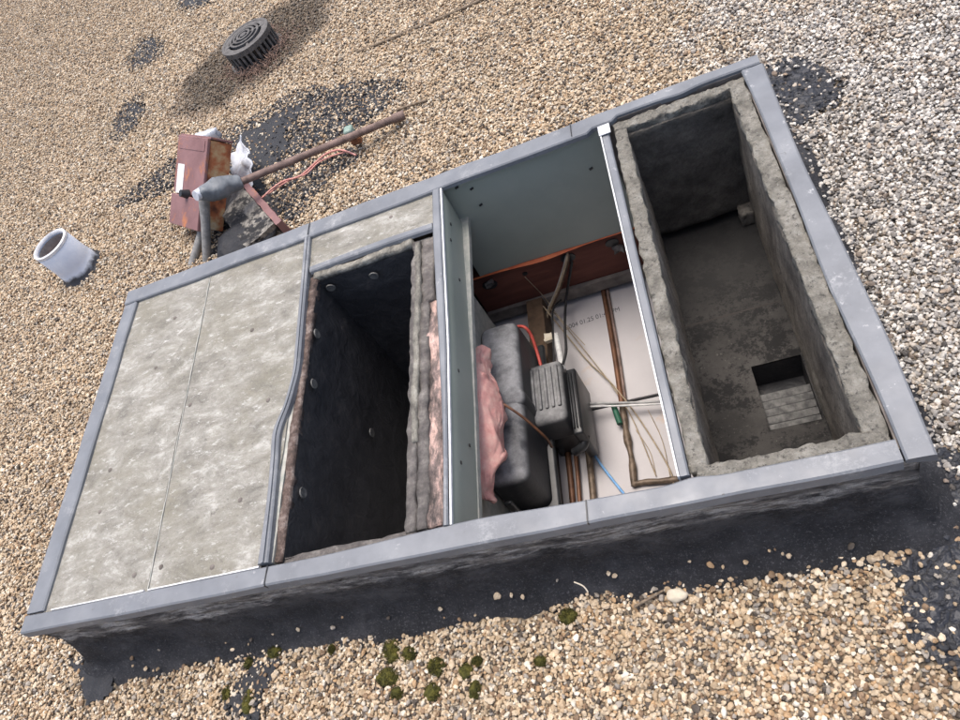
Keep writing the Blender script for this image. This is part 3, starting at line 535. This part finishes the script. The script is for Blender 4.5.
# ------------------------------------------------------------------ wide dusty duct
dd = thing('dusty_duct', (1.64, .5, -.45), 'open box duct lined with dusty grey fibre at the right end of the curb', 'duct')
def wall(x0, x1, y0, y1, z0, seed, amp=.005, mt='dusty_lining'):
    MB().gbox(x0, x1, y0, y1, z0, -.022, .013, amp*.8, 18, seed).build('duct_wall', mt, dd, smooth=180)
wall(1.500, 1.5265, .058, .918, -.42, 1); wall(1.760, 1.792, .058, .918, -.42, 2); wall(1.500, 1.792, .918, .950, -.378, 3, mt='shaded_lining'); wall(1.500, 1.792, .040, .0585, -.42, 4)
for a in ((1.4975, 1.5265, .050, .93, 5), (1.760, 1.794, .050, .95, 6), (1.5, 1.79, .925, .953, 7), (1.507, 1.792, .036, .0585, 8)):
    MB().gbox(a[0], a[1], a[2], a[3], -.026, -.003, .007, .0058, 38, a[4]).build('lining_edge', 'lining_edge', dd, smooth=180)
FZ = -.405
hx0, hx1, hy0, hy1 = 1.648, 1.757, .295, .463
mb = MB()
for x0, x1, y0, y1 in ((1.49, hx0, .03, 1.45), (hx1, 1.80, .03, 1.45), (hx0, hx1, .03, hy0), (hx0, hx1, hy1, 1.45)):
    mb.box(x0, x1, y0, y1, FZ-.006, FZ)
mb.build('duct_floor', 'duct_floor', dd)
mb = MB(); mb.box(1.49, 1.80, .955, 1.45, -.378, -.37); mb.box(1.49, 1.495, .955, 1.45, FZ, -.378); mb.box(1.795, 1.80, .955, 1.45, FZ, -.378); mb.box(1.495, 1.795, 1.445, 1.45, FZ, -.378); mb.build('side_passage', 'black_liner', dd)
mb = MB(); mb.box(1.52, 1.755, .62, .6235, FZ, FZ+.0006); mb.build('floor_seam', 'attic_dark', dd)
mb = MB(); mb.box(hx0-.004, hx0, hy0, hy1, -.50, FZ-.006); mb.box(hx1, hx1+.004, hy0, hy1, -.50, FZ-.006); mb.box(hx0, hx1, hy1, hy1+.004, -.50, FZ-.006); mb.box(hx0, hx1, hy0-.004, hy0, -.50, FZ-.006); mb.box(hx0, hx1, hy0, hy1, -.505, -.50)
rw_ = mb.build('register_well', 'black_liner', dd)
for k in range(5):
    y = hy0+.004+k*.0195; MB().obox((hx0+.001, y, FZ-.020), (hx1-hx0-.002, 0, 0), (0, .0145, .007), (0, -.0015, .003)).build('register_slat', 'slat_grey', rw_, bevel=.0008)
MB().gbox(1.73, 1.762, .88, .918, -.405, -.36, .01, .006, 30, 11).build('lining_lump', 'dusty_lining', dd, smooth=180)

# ------------------------------------------------------------------ inside the open bay
FB = -.60
jo = thing('timber_joist', (1.25, .985, -.57), 'dark red timber joist with cable holes across the far side of the open bay', 'joist')
MB().gbox(.95, 1.49, .968, 1.008, -.532, -.372, .03, .0015, 9).build('joist', 'red_timber', jo)
MB().gbox(.95, 1.49, .955, 1.01, -.575, -.533, .03, .002, 9, 3).build('bottom_plate', 'timber_grey', jo)
vs = []
for i in range(31):
    t = i/30; x = .96+.53*t; w = .0035+.009*math.exp(-((x-1.19)/.09)**2); vs += [(x, .9655, -.366), (x, .9625-.8*w, -.366-w*.5), (x, .9665, -.369-w)]
MB().add(vs, [(i*3+a, i*3+3+a, i*3+3+(a+1) % 3, i*3+(a+1) % 3) for i in range(30) for a in range(3)]).build('painted_lip', 'red_paint', jo, smooth=60)
for u, v, r in ((490, 285, .018), (568, 258, .017), (612, 243, .015), (525, 274, .006)):
    p = PY(u, v, .9655); mb = MB(); mb.v += [(p.x+r*1.3*math.cos(k*math.pi/8), p.y-.001, p.z+r*math.sin(k*math.pi/8)) for k in range(16)] + [(p.x+r*1.3*math.cos(k*math.pi/8), p.y+.004, p.z+r*math.sin(k*math.pi/8)) for k in range(16)]
    mb.f += [tuple(range(16))] + [(k, (k+1) % 16, 16+(k+1) % 16, 16+k) for k in range(16)]; mb.build('cable_hole', 'black_plastic', jo)
for u, v in ((490, 284), (619, 250)):
    p = PY(u, v, .955); MB().gbox(p.x-.014, p.x+.014, p.y-.006, p.y+.008, p.z-.007, p.z+.008, .005, .008, 60, 5).build('lint', 'fuzzy_grey', jo, smooth=180)
# white boards that floor the bay, meeting at a dark joint
jl, jr = P(583, 411, FB), P(674, 391, FB); sl = (jr.y-jl.y)/(jr.x-jl.x); jy = lambda x: jl.y+sl*(x-jl.x)
wb = thing('white_board', (1.25, .85, FB-.012), 'pale grey ceiling board with a printed date line behind the dark joint', 'ceiling board', 'ceiling boards under the open bay')
wbb = MB().prism([(.9, jy(.9)+.004), (1.49, jy(1.49)+.004), (1.49, 1.06), (.9, 1.06)], FB-.012, FB).build('board', 'white_board', wb, bevel=.002)
wb2 = thing('white_board', (1.25, .3, FB-.012), 'pale stained ceiling board in front of the dark joint, under the blue wire', 'ceiling board', 'ceiling boards under the open bay')
MB().prism([(.9, jy(.9)-.005), (1.49, jy(1.49)-.005), (1.49, -.05), (.9, -.05)], FB-.012, FB).build('board', 'white_board', wb2, bevel=.002)
MB().prism([(.9, jy(.9)-.03), (1.49, jy(1.49)-.03), (1.49, jy(1.49)+.03), (.9, jy(.9)+.03)], FB-.03, FB-.014).build('joint_backing', 'black_plastic', wb2)
cu = bpy.data.curves.new('printed_date', 'FONT'); cu.body = '2004 01.25 01:40 PM'; cu.size = .024; cu.extrude = .0002
tmp = bpy.data.objects.new('printed_date', cu); COL.objects.link(tmp); dg = bpy.context.evaluated_depsgraph_get(); me = bpy.data.meshes.new_from_object(tmp.evaluated_get(dg)); bpy.data.objects.remove(tmp)
a, b = P(566, 330, FB), P(620, 311, FB); wd = max(v.co.x for v in me.vertices); kx = (b-a).length/wd; ang = math.atan2(b.y-a.y, b.x-a.x)
me.transform(Matrix.Translation(a+Vector((0, 0, .0006))) @ Matrix.Rotation(ang, 4, 'Z') @ Matrix.Diagonal((kx, max(kx, 1.0), 1, 1))); me.transform(Matrix.Translation(-Vector(wb.location)))
me.materials.clear(); me.materials.append(M['ink']); to = bpy.data.objects.new('printed_text', me); COL.objects.link(to); to.parent = wbb
# black tank
tk = thing('plastic_tank', (1.05, .49, FB), 'long dusty black plastic tank with rounded lid beside the pink insulation', 'tank')
MB().rbox(1.010, 1.122, .248, .73, -.58, -.30, .024, 4, .96).build('tank_body', 'dusty_black_plastic', tk, smooth=50); tb_ = bpy.data.objects['tank_body']
MB().rbox(1.006, 1.126, .455, .505, -.5, -.295, .020, 3).build('tank_band', 'dusty_black_plastic', tb_, smooth=50)
MB().rbox(1.000, 1.140, .228, .74, -.485, -.468, .007, 2).build('tank_rim', 'black_plastic', tk, smooth=50)
MB().rbox(1.04, 1.06, .222, .232, -.48, -.34, .004, 2).build('tank_latch', 'black_plastic', tk, smooth=50)
# ribbed box
rb = thing('pump_housing', (1.165, .52, FB), 'small ribbed grey plastic housing standing right of the black tank', 'pump')
MB().rbox(1.106, 1.207, .432, .625, -.485, -.386, .016, 4, .93).build('housing', 'dusty_grey_plastic', rb, smooth=50); hs_ = bpy.data.objects['housing']
mb = MB()
for k in range(5): mb.rbox(1.119+k*.0165, 1.128+k*.0165, .475, .600, -.392, -.380, .003, 2)
mb.build('cooling_ribs', 'dusty_grey_plastic', hs_, smooth=50)
mb = MB(); mb.rbox(1.205, 1.232, .405, .60, -.56, -.42, .006, 2)
for k in range(3): mb.rbox(1.210+k*.008, 1.213+k*.008, .42, .585, -.425, -.411, .001, 1)
mb.build('side_plate', 'black_plastic', rb, smooth=50)
MB().rbox(1.118, 1.200, .445, .61, FB, -.485, .006, 2).build('base', 'black_plastic', rb, smooth=50)
MB().rbox(1.085, 1.125, .415, .455, -.50, -.455, .008, 2).build('terminal_cap', 'black_plastic', rb, smooth=50)
MB().tube([P(575, 452, -.5), P(583, 446, -.48), P(586, 435, -.47)], .012, 10).build('knob', 'black_plastic', rb, smooth=60)
# pink insulation
bm = bmesh.new(); bmesh.ops.create_icosphere(bm, subdivisions=5, radius=1)
for v_ in bm.verts:
    c = v_.co.copy(); y = c.y; wx_ = .056*(1-.45*max(0, y)**2-.35*max(0, -y)**3); p = Vector((1.036+c.x*wx_, .40+y*.205, -.228+c.z*.052-.012*y*y))
    v_.co = p + noise.noise_vector(p*13)*.022 + noise.noise_vector(p*30)*.009 + noise.noise_vector(Vector((p.x*160, p.y*70, p.z*160)))*.003 + noise.noise_vector(p*300)*.0018
bm.verts.index_update(); mb = MB().add([v_.co.copy() for v_ in bm.verts], [[v_.index for v_ in f_.verts] for f_ in bm.faces]); bm.free()
settle(tag(mb.build('insulation_batt', 'pink_wool', smooth=180), 'torn pink fibreglass batt stuffed between the metal beam and the black tank', 'insulation'))
# timber stub behind the housing
mb = MB(); mb.gbox(1.085, 1.135, .70, .95, FB+.001, -.52, .03, .002, 10); settle(tag(mb.build('timber_stub', 'timber_brown'), 'brown timber stub lying between the joist and the grey housing', 'timber'))
# copper line with valve
cp = thing('copper_line', P(620, 400, FB), 'brown copper pipe with valve and green tape running along the pale boards', 'pipe')
z = FB+.012
MB().tube([P(602, 284, z), P(613, 345, z), P(622, 405, z)], .0075, 12).build('pipe', 'copper', cp, smooth=60)
MB().tube([P(607, 288, z-.003), P(618, 350, z-.003), P(626, 405, z-.003)], .0045, 10).build('thin_pipe', 'rusty_pipe', cp, smooth=60)
MB().tube([P(622, 404, z), P(625, 425, z), P(628, 442, z), P(632, 462, z), P(634, 486, z)], [.0075, .009, .0105, .007, .010, .011, .0065, .0065, .010, .009, .007], 12).build('valve', 'dark_brass', cp, smooth=60)
MB().tube([P(633, 484, z), P(646, 482, z-.002), P(662, 481, z-.002), P(684, 478, z-.002)], [.009, .007, .0085, .007, .0085, .007], 10).build('elbow_pipe', 'dark_brass', cp, smooth=60)
MB().tube([P(613, 404, z+.014), P(620, 424, z+.014)], .008, 8).build('green_tape', 'green_tape', cp, smooth=60)
# refrigerant lines under the housing
for (u0, v0, u1, v1, r, mt, lab) in ((566, 440, 573, 506, .008, 'copper', 'left brown copper line coming out below the grey housing'), (574, 440, 580, 506, .006, 'copper', 'middle brown copper line coming out below the grey housing'), (587, 440, 594, 506, .009, 'dark_brass', 'thick dark insulated line, rightmost of those below the grey housing'), (548, 458, 555, 490, .004, 'white_wire', 'short white rod beside the black tank')):
    mb = MB().tube([P(u0, v0, FB+.016), P((u0+u1)/2+.5, (v0+v1)/2, FB+.018), P(u1, v1, FB+.014)], r, 12); settle(tag(mb.build('pipe', mt, smooth=60), lab, 'pipe', 'lines below the housing' if mt != 'white_wire' else None))
# wires
def wire(name, pts, r, mt, label, cat='wire', group=None):
    mb = MB(); mb.tube(pts, r, 8); return settle(tag(mb.build(name, mt, smooth=60), label, cat, group))
h0 = PY(568, 257, .96)
bun = thing('cable_bundle', P(552, 320, FB), 'tan cable bundle dropping from the joist hole to the grey housing', 'cables')
for k in range(5):
    q = Vector((random.uniform(-.007, .007), random.uniform(-.004, .004), random.uniform(-.006, .006)))
    MB().tube([h0+Vector((0, .03, 0))+q*.5, h0+q, PY(560, 285, .93)+q, P(549, 312, -.55)+q, P(543, 335, FB+.02)+q, P(541, 362, FB+.015)+q*2], .0042, 8).build('cable', ('tan_wire', 'grey_wire', 'tan_wire', 'timber_brown', 'grey_wire')[k], bun, smooth=60)
wire('cable', [PY(572, 262, .955), PY(566, 300, .93), P(565, 330, -.5), P(566, 352, -.43), P(560, 372, -.40)], .004, 'black_wire', 'thick black cable curving down in front of the printed board to the housing')
wire('cable', [PY(561, 300, .94), P(553, 310, -.53), P(553, 330, -.5), P(554, 362, -.42)], .003, 'black_wire', 'thin black cable left of the white sleeve')
wire('cable', [P(556, 335, -.5), P(559, 350, -.46), P(562, 368, -.41)], .0085, 'white_wire', 'short white cable sleeve entering the top of the housing')
MB_ = MB().gbox(*(lambda p: (p.x-.012, p.x+.012, p.y-.012, p.y+.012, p.z-.008, p.z+.008))(P(549, 338, -.52)), .006, .004, 50); settle(tag(MB_.build('wire_nut', 'chip_stone', smooth=60), 'small cream wire connector above the white sleeve', 'connector'))
wire('cable', [P(516, 327, -.36), P(524, 327, -.35), P(531, 335, -.37), P(537, 352, -.40), P(541, 366, -.41)], .0046, 'red_wire', 'red cable arching from the black tank to the housing')
wire('cord', [P(543, 306, -.52), P(560, 327, -.565), P(588, 361, FB+.01), P(612, 384, FB+.022), P(640, 420, FB+.01), P(668, 466, FB+.006), P(674, 486, FB+.01)], .0020, 'tan_wire', 'upper tan cord slanting across the pale boards', group='tan cords on the boards')
wire('cord', [P(548, 306, -.52), P(562, 322, -.565), P(590, 357, FB+.01), P(610, 383, FB+.018), P(632, 418, FB+.008), P(656, 476, FB+.006)], .0015, 'tan_wire', 'lower tan cord slanting across the pale boards', group='tan cords on the boards')
wire('thread', [PY(525, 277, .95), P(545, 298, -.53), P(560, 318, -.56), P(585, 345, FB+.03)], .0012, 'tan_wire', 'fine loose thread hanging in front of the red joist')
wire('cable', [P(578, 404, -.53), P(610, 403, -.555), P(650, 402, -.56), P(690, 399, -.57)], .0035, 'grey_wire', 'upper grey cable crossing behind the copper pipe tape', group='grey cables across the bay')
wire('cable', [P(578, 407, -.53), P(612, 406, -.555), P(650, 404.5, -.56), P(690, 402, -.57)], .0028, 'white_wire', 'lower pale cable crossing at the copper pipe tape', group='grey cables across the bay')
wire('wire', [P(580, 428, -.52), P(588, 444, -.56), P(602, 466, FB+.01), P(624, 494, FB+.008)], .0035, 'blue_wire', 'light blue wire running down from the housing')
wire('rod', [P(490, 396, -.235), P(520, 415, -.275), P(545, 437, -.34), P(552, 447, -.40)], .0034, 'copper', 'thin brown rod reaching from the pink batt to the housing', 'rod')
for k, px in enumerate([[(636, 430), (650, 452), (656, 476)], [(648, 410), (662, 440), (670, 476)]]):
    wire('thread', [P(u, v, FB+.004) for u, v in px], .001, 'tan_wire', ('short' , 'long')[k]+' fine thread on the stained board near the channel')

# ------------------------------------------------------------------ things on the roof
wp = thing('vent_pipe', P(83, 269), 'short white painted vent pipe standing open in the gravel', 'vent pipe')
c = Vector(wp.location); R1 = .076; H = .155
MB().lathe(c, [(R1-.012, .02), (R1-.011, H-.004), (R1-.006, H+.001), (R1, H-.004), (R1+.001, .06), (R1+.006, .02), (R1+.02, .004), (R1+.03, -.004)], 48).build('pipe_wall', 'white_paint', wp, smooth=50)
MB().lathe(c, [(.0005, .088), (R1-.015, .085), (R1-.012, .02)], 32).build('rusty_bottom', 'rust_inside', wp, smooth=60)
mb = MB().lathe(c, [(R1-.016, .08), (R1-.0135, H-.012)], 48); mb.build('inner_wall', 'conduit_grey', wp, smooth=60)
MB().lathe(c, [(R1-.0125, H-.008), (R1-.0115, H-.001), (R1-.006, H+.004), (R1+.0005, H+.001), (R1+.0012, H-.008)], 48).build('rim', 'white_metal', wp, smooth=60)

dr = thing('drain_strainer', P(259, 55.5), 'round cast iron drain strainer with slotted top among dead needles', 'drain')
c = Vector(dr.location); c.z = G; R0 = .118; H = .112
mb = MB()
def ring(r0, r1, z0, z1): mb.lathe(c, [(r0, z1), (r1, z1), (r1, z0), (r0, z0)], 48, close=True)
dome = lambda r: H-.018*(r/R0)**2
for r0, r1 in ((.0005, .016), (.026, .036), (.046, .056), (.066, .076), (.086, .117)): 
    h1 = dome((r0+r1)/2); ring(r0, r1, h1-.010, h1)
for k in range(4):
    a = k*math.pi/2+.35; d_ = Vector((math.cos(a), math.sin(a), 0)); n_ = Vector((-d_.y, d_.x, 0)); mb.obox(c+d_*.01-n_*.006+Vector((0, 0, H-.012)), d_*.09+Vector((0, 0, -.010)), n_*.012, (0, 0, .009))
mb.build('slotted_top', 'drain_iron', dr, smooth=40)
mb = MB(); ring(.108, .121, H-.034, H-.012); ring(.112, .135, .0, .014); mb.build('rim', 'drain_iron', dr, smooth=40)
mb = MB()
for k in range(30):
    a = k*2*math.pi/30; d_ = Vector((math.cos(a), math.sin(a), 0)); n_ = Vector((-d_.y, d_.x, 0)); mb.obox(c+d_*.110-n_*.0055+Vector((0, 0, .012)), d_*.010, n_*.011, (0, 0, H-.046))
mb.build('side_bars', 'drain_iron', dr)
MB().lathe(c, [(.0005, .004), (.105, .006), (.106, H-.03)], 32).build('sump_shadow_cup', 'black_plastic', dr)  # black cup standing in for the shade inside the strainer
bpy.data.objects['sump_shadow_cup'].name = 'shade_cup'
mb = MB()
for k in range(420):
    a = random.uniform(0, 6.283); r = .125+abs(random.gauss(0, .045)); 
    if random.random() < .55: a = random.gauss(-1.1, .8)
    p = c+Vector((r*math.cos(a), r*math.sin(a), .008+random.random()*.035*max(0, 1-(r-.125)/.06))); q = Vector((random.gauss(0, 1), random.gauss(0, 1), random.gauss(0, .45))).normalized()*random.uniform(.02, .05)
    mb.tube([p-q*.5, p+q*.5], .0013, 4, smooth=False)
tag(mb.build('dead_needles', 'needle'), 'dead reddish needles drifted round the drain strainer', 'needles', kind='stuff')

# rusty junction box leaning on its conduits
s_ = .934; cv = Vector(CAM); o0 = cv + (Vector((-.078, 1.844, -.05))-cv)*s_
A = Vector((-.467, -.674, -.573))*.32*s_; B = Vector((.786, -.613, .081))*.236*s_; C = Vector((.406, .413, -.815))*.096*s_
jb = thing('junction_box', o0+A+Vector((.05, -.03, 0)), 'leaning rusty maroon electrical box with a white sticker', 'electrical box')
nA, nB, nC = A.normalized(), B.normalized(), C.normalized()
MB().obox(o0+C*.14, A, B, C*.86).build('box_body', 'rust_cream', jb, bevel=.003)
MB().obox(o0-nB*.003-nA*.004, A*.66, B+nB*.006, C*.135).build('door', 'maroon_rust', jb, bevel=.003); jd_ = bpy.data.objects['door']
MB().obox(o0-nB*.004+A*.67-nC*.006, A*.36, B+nB*.006, C*.18).build('lower_cover', 'maroon_rust', jb, bevel=.003)
MB().obox(o0-nA*.010-nB*.004+C*.1, nA*.008, B+nB*.008, C*.9).build('rain_lip', 'maroon_rust', jb, bevel=.002)
MB().obox(o0+A*.315+B*.09-nC*.0015, A*.34, B*.23, nC*.0012).build('sticker', 'label_white', jd_)
MB().obox(o0+A*.02+B*.05-nC*.002, A*.12, B*.9, nC*.0015).build('door_fold', 'maroon_rust', jd_, bevel=.001)
p = o0+A*.645+B*.55; MB().tube([p-nC*.002, p-nC*.03], [.017, .019, .012], 14, smooth=False).build('latch_knob', 'black_plastic', jd_, smooth=50)
ka = o0+A+B*.72+C*.4
MB().tube([P(192, 265, G-.004), o0+A*.97+B*.78+C*.45], .0145, 14, smooth=False).build('conduit', 'conduit_grey', jb, smooth=60)
mast = thing('mast_pipe', P(300, 170, -.2), 'long rusty mast pipe lying on a wood block, wrapped in grey tape', 'pipe')
pa, pb = P(238, 183, -.075), P(401, 116, -.185)
dirp = (pb-pa).normalized(); MB().tube([pa-dirp*.06, pb], .0125, 16).build('pipe', 'rusty_pipe', mast, smooth=60)
MB().tube([pb-dirp*.03, pb+dirp*.012], .016, 16).build('end_collar', 'rusty_pipe', mast, smooth=50)
mb = MB(); mb.tube([P(199, 194, -.015), P(208, 192, -.03), P(216, 190, -.045), P(228, 186, -.062), P(242, 181, -.078)], [.019, .027, .032, .036, .035, .028, .017], 24)
mb.v = [tuple(Vector(q)+noise.noise_vector(Vector(q)*24)*.008+noise.noise_vector(Vector(q)*70)*.0025) for q in mb.v]; mb.build('tape_wrap', 'tape_grey', mast, smooth=60)
MB().tube([P(195.5, 196, -.008), P(201, 193.5, -.018)], [.017, .020], 14).build('white_cap', 'plastic_film', mast, smooth=60)
mb = MB().tube([P(204, 197, -.05), P(205.5, 222, -.115), P(207, 262, G-.004)], [.019, .0155, .0145], 14, smooth=False); mb.build('conduit', 'conduit_grey', mast, smooth=60)
g = P(350, 132, -.15); MB().rbox(g.x-.018, g.x+.014, g.y-.016, g.y+.020, g.z-.016, g.z+.016, .006, 2).build('green_clamp', 'pale_green', mast, smooth=50)
g = P(356, 138, -.18); MB().rbox(g.x-.022, g.x+.016, g.y-.014, g.y+.014, g.z-.02, g.z+.006, .006, 2).build('rust_bracket', 'rust_inside', mast, smooth=50)
# wood block
wa, wb_ = P(230, 192, -.155), P(263, 232, -.155); wdir = (wb_-wa); wdir.z = 0; wl = wdir.length; wdir.normalize(); wn = Vector((-wdir.y, wdir.x, 0))
wk = thing('wood_block', (wa.x, wa.y, G), 'split weathered wood block with black tar under the taped pipe', 'wood block')
mb = MB(); mb.gbox(0, wl, -.075, .045, 0, .062, .012, .004, 30, 3); mb.v = [tuple(Vector((wa.x, wa.y, G))+wdir*q[0]+wn*q[1]+Vector((0, 0, q[2]))) for q in mb.v]; mb.build('block', 'weathered_wood', wk, smooth=35)
mb = MB(); mb.gbox(.0, wl*1.06, .047, .07, 0, .066, .014, .003, 30, 4); mb.v = [tuple(Vector((wa.x, wa.y, G))+wdir*q[0]+wn*q[1]+Vector((0, 0, q[2]))) for q in mb.v]; mb.build('brown_side', 'maroon_rust', wk, smooth=35)
bm = bmesh.new(); bmesh.ops.create_icosphere(bm, subdivisions=4, radius=1); c = P(250, 240, -.2)
for v_ in bm.verts: p = Vector((c.x+v_.co.x*.125, c.y+v_.co.y*.09, G+.03+v_.co.z*.035)); v_.co = p+noise.noise_vector(p*20)*.016+noise.noise_vector(p*60)*.006
bm.verts.index_update(); mb = MB().add([v_.co.copy() for v_ in bm.verts], [[v_.index for v_ in f_.verts] for f_ in bm.faces]); bm.free(); mb.build('tar_lump', 'tar', wk, smooth=180)
# crumpled white film behind the box
bm = bmesh.new(); bmesh.ops.create_grid(bm, x_segments=24, y_segments=14, size=1); pf0, pf1 = P(236, 150, -.14), P(250, 186, -.16); ax_ = (pf1-pf0); bx_ = Vector((-.035, -.03, -.02))
for v_ in bm.verts: p = (pf0+pf1)/2+ax_*.5*v_.co.x+bx_*v_.co.y; v_.co = p+noise.noise_vector(p*18)*.03+noise.noise_vector(p*50)*.010
bm.verts.index_update(); mb = MB().add([v_.co.copy() for v_ in bm.verts], [[v_.index for v_ in f_.verts] for f_ in bm.faces]); bm.free()
o = mb.build('plastic_scrap', 'plastic_film', smooth=180); so = o.modifiers.new('thickness', 'SOLIDIFY'); so.thickness = .003; settle(tag(o, 'crumpled white plastic scrap behind the rusty box', 'plastic scrap'))
mb = MB().gbox(*(lambda p: (p.x-.05, p.x+.05, p.y-.012, p.y+.012, p.z-.03, p.z+.012))(P(207, 134.5, -.1)), .012, .008, 25); settle(tag(mb.build('white_stub', 'plastic_film', smooth=180), 'white painted lump peeking over the top of the rusty box', 'lump'))
wire('wire', [P(262, 198, -.19), P(273, 188, -.19), P(284, 181, -.195), P(300, 176, -.2), P(314, 164, -.2), P(326, 154, -.19), P(340, 150, -.19), P(356, 155, -.2)], .0036, 'pinkish_wire', 'faded red wire looping on the gravel below the mast pipe')
wire('wire', [P(268, 194, -.2), P(290, 180, -.2), P(306, 174, -.203), P(318, 163, -.203), P(332, 156, -.2), P(346, 152, -.2)], .0028, 'pinkish_wire', 'paler second wire alongside the faded red wire')
wire('cable', [P(357, 52, G+.008), P(385, 41, G+.011), P(420, 26, G+.009), P(450, 14, G+.011), P(490, -4, G+.01)], .006, 'dry_twig', 'thin dark cable lying straight across the gravel behind the curb', 'cable')
wire('twig', [P(392, 112, G+.011), P(408, 106, G+.014), P(427, 100, G+.011)], .0045, 'dry_twig', 'short brown twig on the gravel beyond the mast pipe end', 'twig')
wire('twig', [P(634, 607, G+.016), P(648, 599, G+.018), P(664, 590, G+.016)], [.0026, .003, .002], 'dry_twig', 'short pale twig pointing at the white stone chip', 'twig')
wire('twig', [P(574, 582, -.12), P(583, 586, -.13), P(588, 592, -.14)], .0014, 'chip_stone', 'tiny curled fibre stuck to the black side of the curb', 'fibre')
# stone chip
bm = bmesh.new(); bmesh.ops.create_icosphere(bm, subdivisions=3, radius=1); c = P(677, 595, G+.016)
for v_ in bm.verts: p = Vector((v_.co.x*.019, v_.co.y*.013, v_.co.z*.008)); v_.co = c+p+noise.noise_vector(p*70)*.005
bm.verts.index_update(); mb = MB().add([v_.co.copy() for v_ in bm.verts], [[v_.index for v_ in f_.verts] for f_ in bm.faces]); bm.free(); settle(tag(mb.build('stone_chip', 'chip_stone', smooth=40), 'large pale stone chip near the tarred side of the curb', 'stone'))
# moss
for k, (u, v, w, h, lab) in enumerate([(392, 652, 11, 14, 'tall olive moss cushion, upper of the pair left of centre'), (388, 678, 13, 10, 'wide olive moss cushion below the tall one'), (437, 667, 10, 10, 'round green moss cushion right of the tall one'), (466, 672, 6, 8, 'small dark moss tuft, rightmost of the row'),
        (478, 662, 6, 5, 'tiny moss tuft above the rightmost small one'), (434, 692, 9, 9, 'moss cushion close to the bottom edge below the round one'), (476, 690, 6, 8, 'dark moss tuft by the bottom edge right of centre'), (568, 617, 9, 9, 'lone moss cushion against the tarred side of the curb'), (541, 662, 6, 5, 'faint moss tuft between the lone cushion and bottom edge'),
        (276, 652, 10, 8, 'bright olive moss cushion touching the tarred side, left'), (250, 664, 5, 7, 'small moss tuft left of the bright cushion'), (228, 694, 6, 8, 'dark moss tuft, leftmost at the bottom'), (250, 702, 8, 14, 'moss column beside the leftmost tuft'), (333, 650, 4, 5, 'little moss tuft halfway to the bright cushion'), (410, 655, 8, 9, 'brownish moss tuft leaning on the tall cushion'), (398, 694, 7, 7, 'brown moss tuft under the wide cushion')]):
    c = P(u, v, G+.0035); rx = w/470*.85; ry = h/500*.85; mb = MB(); bm = bmesh.new(); bmesh.ops.create_icosphere(bm, subdivisions=4, radius=1)
    for v_ in bm.verts:
        q = v_.co.copy(); p = Vector((q.x*rx, q.y*ry, q.z*.012)); s0 = Vector((k*3.3, k, 0)); v_.co = c+p+noise.noise_vector(p*60+s0)*.006+noise.noise_vector(p*190+s0)*.0028
    bm.verts.index_update(); mb.add([v_.co.copy() for v_ in bm.verts], [[v_.index for v_ in f_.verts] for f_ in bm.faces]); bm.free()
    for j in range(520):
        a = random.uniform(0, 6.283); r = math.sqrt(random.random())*1.05; p = c+Vector((r*rx*math.cos(a), r*ry*math.sin(a), .010*(1-.6*r*r))); q = Vector((random.gauss(0, .0025), random.gauss(0, .0025), random.uniform(.002, .0065)))
        mb.add([p+Vector((.0008, 0, 0)), p-Vector((.0008, 0, 0)), p+Vector((0, .0008, 0)), p+q], [(0, 1, 3), (1, 2, 3), (2, 0, 3)])
    settle(tag(mb.build('moss_clump', 'moss', smooth=60), lab, 'moss', 'moss cushions in the gravel before the curb'))

# ------------------------------------------------------------------ light
EL, AZ = math.radians(79), math.radians(-12)      # sun stands beyond the curb, high
sd_ = Vector((math.cos(EL)*math.sin(AZ), math.cos(EL)*math.cos(AZ), math.sin(EL)))
sl_ = bpy.data.lights.new('sun', 'SUN'); sl_.energy = 1.3; sl_.angle = math.radians(28); sl_.color = (1, .965, .92)
so = bpy.data.objects.new('sun', sl_); COL.objects.link(so); so.rotation_euler = sd_.to_track_quat('Z', 'Y').to_euler(); so.location = sd_*20
w = bpy.data.worlds.new('World'); scene.world = w; w.use_nodes = True; nt = w.node_tree
sky = nt.nodes.new('ShaderNodeTexSky'); sky.sky_type = 'NISHITA'; sky.sun_disc = False; sky.sun_elevation = EL; sky.sun_rotation = AZ; sky.dust_density = 6; sky.air_density = 1.0; sky.ozone_density = 1
nt.links.new(sky.outputs[0], nt.nodes['Background'].inputs['Color']); nt.nodes['Background'].inputs['Strength'].default_value = .15
vs_ = scene.view_settings; vs_.view_transform = 'Standard'; vs_.look = 'None'; vs_.gamma = 1; vs_.use_curve_mapping = False; vs_.exposure = .6
scene.cycles.max_bounces = 8; scene.cycles.use_denoising = True
